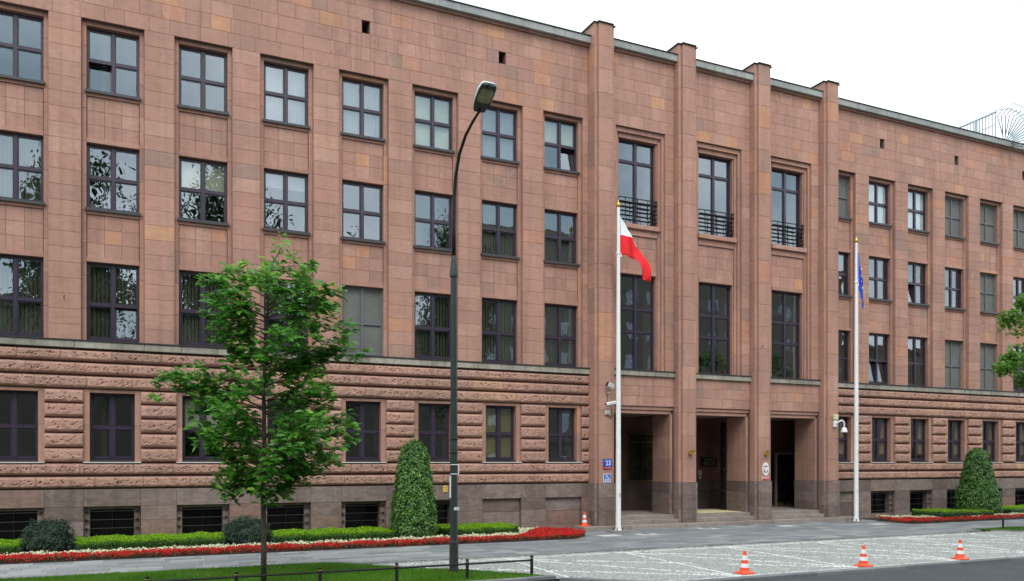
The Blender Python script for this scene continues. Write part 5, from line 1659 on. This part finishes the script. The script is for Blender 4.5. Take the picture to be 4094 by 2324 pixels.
grid_flag(pol, 40, 24, [M['flagw'], M['flagr']], 0.5, 'polish_flag', 'white over red flag drooping from the left flagpole', 'flag', (FX, FY, 0))


def eu(u, v):
    top = [(0.055, 0.0, 11.95), (0.09, -0.06, 11.70), (0.13, 0.06, 11.45), (0.20, -0.05, 11.15), (0.28, 0.05, 10.8), (0.33, 0.0, 10.4)]
    bot = [(0.06, 0.0, 10.60), (0.12, -0.07, 10.50), (0.17, 0.05, 10.15), (0.24, -0.06, 9.9), (0.34, 0.04, 9.62), (0.40, 0.0, 9.36)]
    a, b = smooth_at(top, u), smooth_at(bot, u); p = lerp(a, b, v)
    return (p[0] * 1.12 + 0.03 * math.sin(v * 7 + u * 9) * u + 0.05 * u * math.sin(v * 3.1), p[1] + 0.06 * math.sin(u * 20 + v * 2) * (0.3 + u), p[2])


ef = grid_flag(eu, 30, 24, [M['flagb'], M['flagb']], 0.5, 'european_flag', 'blue flag with yellow stars hanging limp on the right flagpole', 'flag', (EX, EY, 0))
for (sx, sz, q) in ((0.18, 11.10, 0.07), (0.25, 10.28, 0.065), (0.15, 10.80, 0.03), (0.18, 10.55, 0.03)):
    m = MB(); m.prism([(q * (1 if k % 2 == 0 else 0.42) * math.sin(k * math.pi / 5), q * (1 if k % 2 == 0 else 0.42) * math.cos(k * math.pi / 5)) for k in range(9, -1, -1)], 0, 0.012)
    o = m.build('star', M['star'], ef, recenter=False); o.location = (sx, -0.135, sz)

# ------------------------------------------------------------------ traffic cones
def cone(x, y, z, rz, label):
    t = thing('traffic_cone', label, 'cone', (x, y, z), rz, 'orange and white traffic cones')
    m = MB(); c = 0.06; h = 0.19
    oc = [(-h + c, -h), (h - c, -h), (h, -h + c), (h, h - c), (h - c, h), (-h + c, h), (-h, h - c), (-h, -h + c)]
    vs = [(a, b, 0.0) for a, b in oc] + [(a, b, 0.025) for a, b in oc] + [(a * .93, b * .93, 0.035) for a, b in oc]
    fs = [tuple(range(16, 24))]
    for k in range(8):
        j = (k + 1) % 8; fs += [(k, j, 8 + j, 8 + k), (8 + k, 8 + j, 16 + j, 16 + k)]
    m.raw(vs, fs); m.build('base', M['orange'], t, recenter=False)
    H = 0.53
    def r(z): return 0.118 + (0.034 - 0.118) * (z - 0.05) / (H - 0.05)
    for (a, b, mat, nm, e) in ((0.03, 0.145, 'orange', 'cone_body', 0), (0.145, 0.24, 'signwhite', 'white_band', .002), (0.24, 0.32, 'orange', 'cone_body', 0), (0.32, 0.43, 'signwhite', 'white_band', .002), (0.43, 0.53, 'orange', 'cone_body', 0)):
        m = MB()
        p = [(r(a) + e, a), (r(b) + e, b)]
        if a == 0.03: p = [(0.15, 0.034), (0.13, 0.045), (r(0.07), 0.075), (r(b), b)]
        if b == 0.53: p = [(r(a), a), (r(b), 0.522), (r(b) - .006, 0.53), (0.015, 0.53)]
        m.lathe(p, n=20); m.build(nm, M[mat], t, smooth=False, recenter=False)


cone(13.30, -12.72, -0.015, 0.1, 'traffic cone at the road kerb nearest the viewer, leftmost of the three in a row')
cone(16.97, -12.90, -0.015, 0.35, 'traffic cone at the road kerb, middle one of the three in a row')
cone(20.58, -12.90, -0.015, -0.2, 'traffic cone at the road kerb farthest from the viewer, before the right flower bed')
cone(16.06, -0.38, 0.162, 0.0, 'traffic cone up on the lowest step beside the red flowers')

# ------------------------------------------------------------------ low lawn fences
def low_fence(x0, y0, pts, label, h=0.46):
    t = thing('lawn_fence', label, 'fence', (x0, y0, 0), 0, 'low black lawn fences')
    for (x, y) in pts:
        m = MB(); m.lathe([(0.037, -0.05), (0.037, h - 0.085), (0.043, h - 0.08), (0.043, h - 0.065), (0.024, h - 0.06), (0.026, h - 0.05), (0.038, h - 0.035), (0.040, h - 0.022), (0.030, h - 0.006), (0.006, h)], (x - x0, y - y0, 0), 12)
        p = m.build('post', M['iron'], t, recenter=False)
        m = MB(); m.lathe([(0.0435, h - 0.079), (0.045, h - 0.075), (0.045, h - 0.069), (0.0435, h - 0.066)], (x - x0, y - y0, 0), 12); m.build('ring', M['brass'], p, recenter=False)
    for (xa, ya), (xb, yb) in zip(pts, pts[1:]):
        m = MB(); m.tube([(xa - x0, ya - y0, h - 0.115), (xb - x0, yb - y0, h - 0.115)], 0.022, 8); m.build('rail', M['iron'], t)


low_fence(8.58, -10.95, [(8.56, -10.93), (6.92, -11.0), (5.29, -11.0), (3.65, -11.0), (2.0, -11.0), (0.38, -11.0), (-1.25, -11.0), (-2.9, -11.0)], 'low black post and rail fence along the front of the lawn by the lamp')
low_fence(31.2, -6.8, [(31.2, -6.85), (32.9, -6.75), (34.5, -6.75), (36.1, -6.75), (37.7, -6.75)], 'low black post and rail fence at the right lawn corner', 0.52)

# ------------------------------------------------------------------ signs and fittings on the entrance
FYS = -0.602
t = thing('house_number_sign', 'blue house number sign 23 with a red strip on the left pilaster', 'sign', (16.95, FYS, 2.56))
m = MB(); m.cbox(-0.19, 0.19, -0.05, 0, -0.12, 0.18, 0.008); m.build('blue_panel', M['blue'], t, recenter=False)
m = MB(); m.cbox(-0.19, 0.19, -0.052, 0, -0.19, -0.121, 0.008); m.build('red_strip', M['red'], t, recenter=False)
text('23', 0.235, M['signwhite'], t, (0.01, -0.053, 0.015), FR, bold=0.004)
text('al. J. Ch. Szucha', 0.045, M['signwhite'], t, (0, -0.053, 0.145), FR)
m = MB(); m.box(-0.18, 0.18, -0.0525, -0.05, 0.108, 0.113); m.build('line', M['signwhite'], t, recenter=False)
text('Śródmieście', 0.05, M['signwhite'], t, (0, -0.055, -0.156), FR)
t = thing('wheelchair_sign', 'blue wheelchair symbol sign with an arrow plate, below the number sign', 'sign', (16.93, FYS, 2.0))
m = MB(); m.cbox(-0.165, 0.165, -0.02, 0, -0.06, 0.17, 0.005); m.build('white_panel', M['signwhite'], t, recenter=False)
m = MB(); m.box(-0.148, 0.148, -0.024, -0.02, -0.043, 0.153); m.build('blue_field', M['ltblue'], t, recenter=False)
m = MB()
m.lathe([(0.022, 0), (0.022, 0.006)], (0, 0, 0), 12); m.v = [(x - 0.03, -z - 0.0245, y + 0.125) for x, y, z in m.v]
def strk(mb, pts, wd, y0=-0.030, y1=-0.0245):
    for (a, b), (c, d) in zip(pts, pts[1:]):
        l = math.hypot(c - a, d - b); nx, nz = -(d - b) / l * wd / 2, (c - a) / l * wd / 2
        mb.prism([(a + nx, b + nz), (a - nx, b - nz), (c - nx, d - nz), (c + nx, d + nz)], y0, y1)
strk(m, [(-0.025, 0.105), (-0.015, 0.045), (0.045, 0.045), (0.075, -0.015), (0.10, -0.005)], 0.026)
strk(m, [(-0.02, 0.078), (0.035, 0.078)], 0.018, -0.0305, -0.0248)
arc = [(-0.01 + 0.06 * math.cos(a), 0.01 + 0.052 * math.sin(a)) for a in np.linspace(math.radians(120), math.radians(345), 14)]
strk(m, arc, 0.02, -0.031, -0.0249)
m.build('wheelchair_symbol', M['signwhite'], t, recenter=False)
m = MB(); m.cbox(-0.165, 0.165, -0.02, 0, -0.19, -0.066, 0.005); m.build('arrow_plate', M['signwhite'], t, recenter=False)
m = MB(); m.box(-0.148, 0.148, -0.024, -0.02, -0.173, -0.083); m.build('arrow_field', M['blue'], t, recenter=False)
m = MB(); m.prism([(-0.14, -0.128), (-0.07, -0.165), (-0.07, -0.143), (0.14, -0.143), (0.14, -0.113), (-0.07, -0.113), (-0.07, -0.091)], -0.029, -0.0245); m.build('arrow', M['signwhite'], t, recenter=False)

t = thing('state_emblem', 'white oval shield with a white eagle on red by the right doorway', 'emblem', (24.83, FYS, 2.33))
def oval(rx, rz_, y0, y1, n=32): m = MB(); m.prism([(rx * math.cos(-2 * math.pi * k / n), rz_ * math.sin(-2 * math.pi * k / n)) for k in range(n)][::-1], y0, y1); return m
oval(0.195, 0.29, -0.025, 0).build('rim', M['grey'], t, recenter=False)
oval(0.18, 0.272, -0.035, -0.0255).build('oval_panel', M['signwhite'], t, recenter=False)
m = MB(); m.prism([(-0.12, 0.145), (-0.12, -0.10), (-0.09, -0.135), (-0.03, -0.15), (0, -0.165), (0.03, -0.15), (0.09, -0.135), (0.12, -0.10), (0.12, 0.145)], -0.042, -0.0355); m.build('red_shield', M['shield'], t, recenter=False)
eag = [(0, 0.125), (0.022, 0.12), (0.028, 0.10), (0.018, 0.085), (0.035, 0.07), (0.06, 0.105), (0.085, 0.12), (0.105, 0.10), (0.11, 0.06), (0.105, 0.0), (0.09, -0.04), (0.065, -0.055), (0.045, -0.05), (0.055, -0.085), (0.09, -0.10), (0.06, -0.11), (0.03, -0.095), (0.025, -0.12), (0, -0.14)]
m = MB()
full = eag + [(-x, z) for x, z in eag[-2:0:-1]]
n_ = len(eag)
Lside = [(-x, z) for x, z in eag]
for i in range(n_ - 1):
    a, b = eag[i], eag[i + 1]; c, d = Lside[i + 1], Lside[i]
    q = [p for k, p in enumerate((a, b, c, d)) if k == 0 or p != (a, b, c, d)[k - 1]]
    if len(set(q)) >= 3 and abs(a[1] - b[1]) > 1e-4:
        pts = []
        for p in (a, b, c, d):
            if p not in pts: pts.append(p)
        if a[1] < b[1]: pts = pts[::-1]
        m.face([(x, -0.0475, z) for x, z in pts])
m.box(-0.02, 0.02, -0.049, -0.047, -0.12, 0.1)
m.build('eagle', M['signwhite'], t, recenter=False)
t = thing('ministry_nameplate', 'red nameplate with a white line of lettering under the eagle emblem', 'sign', (24.83, FYS, 1.95))
m = MB(); m.cbox(-0.21, 0.21, -0.02, 0, -0.085, 0.085, 0.004); m.build('plate', M['signwhite'], t, recenter=False)
m = MB(); m.box(-0.20, 0.20, -0.024, -0.0195, -0.076, 0.076); m.build('red_field', M['red'], t, recenter=False)
text('MINISTERSTWO', 0.052, M['signwhite'], t, (0, -0.025, 0.024), FR, bold=0.0015)
text('SPRAW ZAGRANICZNYCH', 0.037, M['signwhite'], t, (0, -0.025, -0.028), FR, bold=0.001)

for (x, lab) in ((20.87, 'gilded prong shaped flag holder on the pilaster between left and middle doorways'), (24.84, 'gilded prong shaped flag holder on the pilaster above the eagle emblem')):
    t = thing('flag_holder', lab, 'flag holder', (x, FYS, 3.03), 0, 'gilded flag holders on the pilasters')
    m = MB(); m.lathe([(0.02, -0.1), (0.09, -0.09), (0.10, -0.06), (0.03, -0.05)], (0, -0.06, 0), 12); m.box(-0.05, 0.05, -0.05, 0, -0.12, 0.02); m.build('bracket', M['gold'], t, recenter=False)
    for (dx, dz, l) in ((-0.05, 0.10, 1), (0.01, 0.11, 1), (0.13, 0.09, 1)):
        m = MB(); m.tube([(dx * 0.3, -0.06, -0.06), (dx * 0.8, -0.12, 0.02), (dx, -0.17, dz)], [0.03, 0.024, 0.026], 8); m.build('socket', M['gold'], t)

t = thing('floodlight', 'grey floodlight on a bent arm high on the left pilaster', 'floodlight', (16.95, FYS, 5.42))
m = MB(); m.tube([(-0.02, 0, -0.12), (-0.02, -0.06, -0.12), (0.06, -0.10, -0.10), (0.10, -0.14, 0.02), (0.07, -0.16, 0.08)], 0.022, 8); m.build('arm', M['grey'], t)
m = MB(); m.cbox(-0.13, 0.15, -0.28, -0.10, 0.06, 0.26, 0.02); R = Matrix.Rotation(math.radians(25), 3, 'Y'); m.v = [tuple(R @ Vector((p[0], p[1], p[2] - .16)) + Vector((0, 0, .16))) for p in m.v]; m.build('housing', M['grey'], t)
m = MB(); m.box(-0.145, -0.128, -0.27, -0.11, 0.075, 0.245); m.v = [tuple(R @ Vector((p[0], p[1], p[2] - .16)) + Vector((0, 0, .16))) for p in m.v]; m.build('front_glass', M['black'], t)
t = thing('security_camera', 'white box security camera with looping cables on the left pilaster', 'camera', (16.98, FYS, 4.86))
m = MB(); m.cbox(-0.25, 0.22, -0.33, -0.19, -0.02, 0.10, 0.02); R = Matrix.Rotation(math.radians(-12), 3, 'Y'); m.v = [tuple(R @ Vector(p)) for p in m.v]; m.build('housing', M['signwhite'], t)
m = MB(); m.box(-0.257, -0.248, -0.31, -0.21, 0.0, 0.085); m.v = [tuple(R @ Vector(p)) for p in m.v]; m.build('lens', M['black'], t)
m = MB(); m.tube([(-0.06, 0, -0.14), (-0.06, -0.1, -0.12), (0.0, -0.24, -0.02)], 0.03, 8); m.build('bracket', M['grey'], t)
m = MB(); m.tube([(0.2, -0.2, 0.05), (0.26, -0.12, -0.15), (0.24, -0.06, -0.42), (0.10, -0.04, -0.52), (-0.06, -0.04, -0.42)], 0.011, 6); m.tube([(0.04, -0.2, -0.03), (0.10, -0.1, -0.25), (0.16, -0.05, -0.42), (0.1, -0.04, -0.5)], 0.009, 6); m.tube([(-0.04, -0.02, 0.42), (-0.05, -0.02, -0.1)], 0.01, 6); m.build('cable', M['black'], t)
t = thing('junction_box', 'small grey junction box under the security camera', 'box', (16.93, FYS, 4.55))
m = MB(); m.cbox(-0.10, 0.10, -0.09, 0, -0.08, 0.08, 0.012); m.build('case', M['signwhite'], t, recenter=False); m = MB(); m.cbox(-0.075, 0.075, -0.10, -0.0905, -0.055, 0.055, 0.004); m.build('lid', M['grey'], t, recenter=False)

t = thing('dome_camera', 'white dome camera hanging from a bent arm on the right pilaster', 'camera', (28.80, FYS, 4.35))
m = MB(); m.cbox(-0.10, 0.09, -0.11, 0, -0.16, 0.14, 0.02); m.build('mount', M['signwhite'], t, recenter=False)
m = MB(); m.tube([(0.02, -0.1, -0.02), (0.10, -0.20, 0.10), (0.19, -0.26, 0.14), (0.27, -0.30, 0.08), (0.29, -0.30, -0.06), (0.29, -0.30, -0.16)], 0.036, 10); m.build('arm', M['signwhite'], t, smooth=True)
m = MB(); m.lathe([(0.05, 0), (0.09, -0.04), (0.115, -0.09), (0.14, -0.21), (0.145, -0.23), (0.13, -0.235)][::-1], (0.29, -0.30, -0.16), 18); m.build('shroud', M['signwhite'], t, smooth=True)
m = MB(); m.lathe([(0.01, -0.11), (0.06, -0.09), (0.095, -0.04), (0.105, 0.0)], (0.29, -0.30, -0.38), 16); m.build('dome', M['black'], t, smooth=True)
t = thing('alarm_box', 'cream alarm box mounted just above the dome camera', 'box', (28.82, FYS, 4.62)); m = MB(); m.cbox(-0.12, 0.14, -0.11, 0, -0.10, 0.14, 0.015); m.build('case', M['cream'], t, recenter=False); m = MB(); m.box(-0.115, 0.13, -0.10, -0.004, -0.125, -0.101); m.build('base', M['black'], t, recenter=False)

t = thing('gas_sign', 'small yellow plate on the plinth left of the lamp post', 'sign', (10.46, -0.062, 1.66)); m = MB(); m.cbox(-0.085, 0.085, -0.02, 0, -0.12, 0.12, 0.006); m.build('plate', M['yellow'], t, recenter=False)
m = MB(); strk(m, [(-0.072, -0.107), (0.072, -0.107), (0.072, 0.107), (-0.072, 0.107), (-0.072, -0.107)], 0.006, -0.023, -0.0202); m.build('border', M['signwhite'], t, recenter=False)
text('GAZ', 0.06, M['brass'], t, (0, -0.021, 0.05), FR); text('2,5', 0.05, M['brass'], t, (0.02, -0.021, -0.05), FR)

# plaques, intercom and mat inside the doorways
t = thing('memorial_plaque', 'large dark memorial plaque with gilded lines inside the left doorway', 'plaque', (20.95, 2.99, 2.85))
m = MB(); m.cbox(-0.74, 0.74, -0.06, 0.0, -1.06, 1.06, 0.01); m.build('slab', M['bronze'], t, recenter=False)
m = MB()
for (a, b, c, d) in ((-0.74, 0.74, 1.03, 1.05), (-0.74, 0.74, -1.05, -1.03), (-0.735, -0.715, -1.03, 1.03), (0.715, 0.735, -1.03, 1.03), (-0.715, 0.715, 0.67, 0.69), (-0.008, 0.008, -1.03, 0.67)): m.box(a, b, -0.068, -0.06, c, d)
m.build('gilded_border', M['brass'], t, recenter=False)
m = MB()
for z in (0.93, 0.87, 0.81, 0.75):
    x = -0.5
    while x < 0.5:
        l = random.uniform(0.04, 0.14); m.box(x, x + l, -0.064, -0.0605, z, z + 0.028); x += l + 0.03
for z in np.arange(-0.98, 0.62, 0.038):
    for x0 in (-0.68, 0.05):
        if random.random() < 0.12 or (x0 > 0 and z < -0.55): continue
        l = random.uniform(0.25, 0.58); m.box(x0, x0 + l, -0.063, -0.0605, z, z + 0.014)
o = m.build('engraved_lines', M['engraved'], t, recenter=False); o['kind'] = 'stuff'
t = thing('small_plaque', 'small dark plaque on the back wall of the middle doorway', 'plaque', (24.66, 2.99, 2.63)); m = MB(); m.cbox(-0.46, 0.46, -0.05, 0.0, -0.22, 0.22, 0.01); m.build('slab', M['bronze'], t, recenter=False)
m = MB()
for z in (0.12, 0.03, -0.06, -0.15): m.box(-0.36 + random.uniform(0, .1), 0.36 - random.uniform(0, .1), -0.054, -0.0505, z, z + 0.03)
m.build('engraved_lines', M['lampin'], t, recenter=False)
t = thing('intercom', 'small pale intercom panel on the wall inside the middle doorway', 'intercom', (24.14, 2.99, 2.05)); m = MB(); m.cbox(-0.08, 0.08, -0.05, 0.0, -0.02, 0.2, 0.008); m.cbox(-0.05, 0.05, -0.06, 0.0, -0.2, -0.05, 0.01); m.build('panel', M['grey'], t, recenter=False)
m = MB(); m.box(-0.035, 0.035, -0.056, -0.051, 0.10, 0.16); m.box(-0.03, 0.03, -0.056, -0.051, 0.02, 0.06); m.build('button', M['black'], t, recenter=False)
m = MB(); m.cbox(-1.25, 1.2, -0.9, 0.9, 0.0, 0.02, 0.006); o = m.build('doormat', M['mat'], None); o.location = (22.85, 0.95, 0.484); tag(o, 'pale yellow mat on the floor of the middle doorway', 'doormat')

# ------------------------------------------------------------------ spiked fence on the roof edge
t = thing('roof_fence', 'pale steel fence with a fan of spikes and razor wire on the roof', 'fence', (41.5, 0.5, 18.85))
O_ = Vector((41.5, 0.5, 18.85))
def rel(y, z, x=0.0): return (x, y - O_.y, z - O_.z)
zr = 20.98
m = MB(); m.tube([rel(3.6, zr - .03), rel(0.55, zr + 0.06)], 0.045, 8); m.build('rail', M['pale_blue'], t)
for z in (20.35, 19.75): m = MB(); m.tube([rel(2.0 if z > 20 else 1.5, z), rel(0.65, z + 0.03)], 0.018, 6); m.build('rail', M['pale_blue'], t)
m = MB(); m.box(-0.05, 0.05, 1.66 - O_.y, 1.78 - O_.y, 0, zr + 0.06 - O_.z); m.build('post', M['pale_blue'], t)
m = MB(); m.tube([rel(2.1, 19.6), rel(1.75, 20.5)], 0.02, 6); m.build('brace', M['pale_blue'], t)
for k in range(17):
    y = 3.5 - k * 0.18
    if y < 0.6: break
    m = MB(); m.tube([rel(y, 18.9), rel(y, zr + 0.07)], 0.02, 5); m.build('bar', M['lamp_green'], t)
pc = (0.20, 19.15)
for k in range(16):
    a = math.radians(92 - k * 7.6)
    r0, r1 = 0.18 if k % 2 else 0.55, 1.62 - 0.035 * k
    y0, z0 = pc[0] + 0.35 * 0 - math.cos(a) * r0, pc[1] + math.sin(a) * r0
    y1, z1 = pc[0] + 0.25 * math.sin(a) ** 4 - math.cos(a) * r1, pc[1] + math.sin(a) * r1
    a2 = a - math.radians(48); y2, z2 = y1 - math.cos(a2) * 0.42, z1 + math.sin(a2) * 0.42
    m = MB(); m.tube([rel(y0, z0), rel(y1, z1), rel(y2, z2)], 0.022, 5); m.build('fan_bar', M['lamp_green'], t)
for rr in (0.8, 1.35):
    m = MB(); m.tube([rel(pc[0] - math.cos(a) * rr, pc[1] + math.sin(a) * rr) for a in np.linspace(math.radians(20), math.radians(-25), 8)], 0.010, 5); m.build('tie_bar', M['pale_blue'], t)
m = MB(); pts = []
base = [(4.6, zr + 0.12), (3.4, zr + 0.2), (0.6, zr + 0.32), (-0.2, zr + 0.1), (-0.75, zr - 0.35), (-1.2, zr - 1.1)]
for i in range(360):
    f = i / 359; q = poly_at([(a, b, 0) for a, b in base], f); th = f * 2 * math.pi * 26
    pts.append(rel(q[0] - 0.19 * math.cos(th) * 0.55, q[1] + 0.19 * math.sin(th), 0.19 * math.cos(th)))
m.tube(pts, 0.011, 4); m.build('razor_wire', M['razor'], t)

# ------------------------------------------------------------------ across the road: what the windows reflect
def far_tree(x, y, h, r, seed, label, proto=[]):
    t = thing('street_tree', label, 'tree', (x, y, 0), seed * 1.3, 'tall trees on the far side of the road')
    if not proto:
        rg = np.random.default_rng(4)
        m = MB(); m.tube([(0, 0, 0), (0.1, 0, 0.3), (0, 0.1, 0.55), (0, 0, 0.9)], [0.022, 0.017, 0.012, 0.004], 8); a = m.build('trunk', M['bark'], t, recenter=False)
        n = 26000; cl = rg.normal(0, 1, (110, 3)); cl /= np.linalg.norm(cl, axis=1, keepdims=True); cl *= rg.uniform(0.35, 1, (110, 1)) * np.array([0.27, 0.27, 0.33]); cl += np.array([0, 0, 0.62])
        P = cl[rg.integers(0, 110, n)] + rg.normal(0, 0.036, (n, 3)); b = leaves('crown', P, rg.normal(0, 1, (n, 3)) + np.array([0, 0, .6]), rg.uniform(0.010, 0.018, n), M['bigleaf'], t, 0.7, 0.1)
        proto += [a, b]
    else:
        for q in proto: c = q.copy(); COL.objects.link(c); c.parent = t
    t.scale = (r * 3.2, r * 3.2, h)


far_tree(-14, -42, 26, 5.0, 1, 'tall leafy tree across the road, mirrored in the leftmost windows')
far_tree(-3, -43, 27, 5.5, 2, 'tall leafy tree across the road, mirrored in the windows above the round bush')
far_tree(8, -42, 28, 5.2, 3, 'tall leafy tree across the road, mirrored in the windows behind the young oak')
far_tree(17, -44, 23, 4.6, 4, 'tall leafy tree across the road, mirrored in the windows behind the lamp')
far_tree(27, -41, 25, 4.5, 5, 'tall leafy tree across the road, mirrored left of the entrance')
t = thing('apartment_house', 'pale plastered apartment house across the road, mirrored in the windows by the entrance', 'building', (60, -58, 0))
m = MB(); m.box(-24, 32, -10, 0, 0, 29); m.box(-24.6, 32.6, -10.2, 0.5, 29, 29.8); m.box(-120, -24.05, -10, -0.5, 0, 17); m.box(-120, -24.65, -10.2, 0, 17, 17.6); m.box(32.05, 140, -10, -0.5, 0, 19); m.box(32.65, 140, -10.2, 0, 19, 19.6); m.box(-24.3, 32.3, -10, 0.25, 5.0, 5.4); m.build('wall', M['pale_render'], t, recenter=False)
wm = MB(); wm.box(-0.65, 0.65, 0.0, 0.06, 0, 1.9); wo = wm.build('window', M['glass'], t); wm2 = MB()
k = 0
for x in np.arange(-22, 31, 3.1):
    for z in (1.5, 6.4, 10.2, 14, 17.8, 22.0):
        q = wo if k == 0 else wo.copy()
        if k: COL.objects.link(q); q.parent = t
        q.location = (x, 0.03, z); k += 1
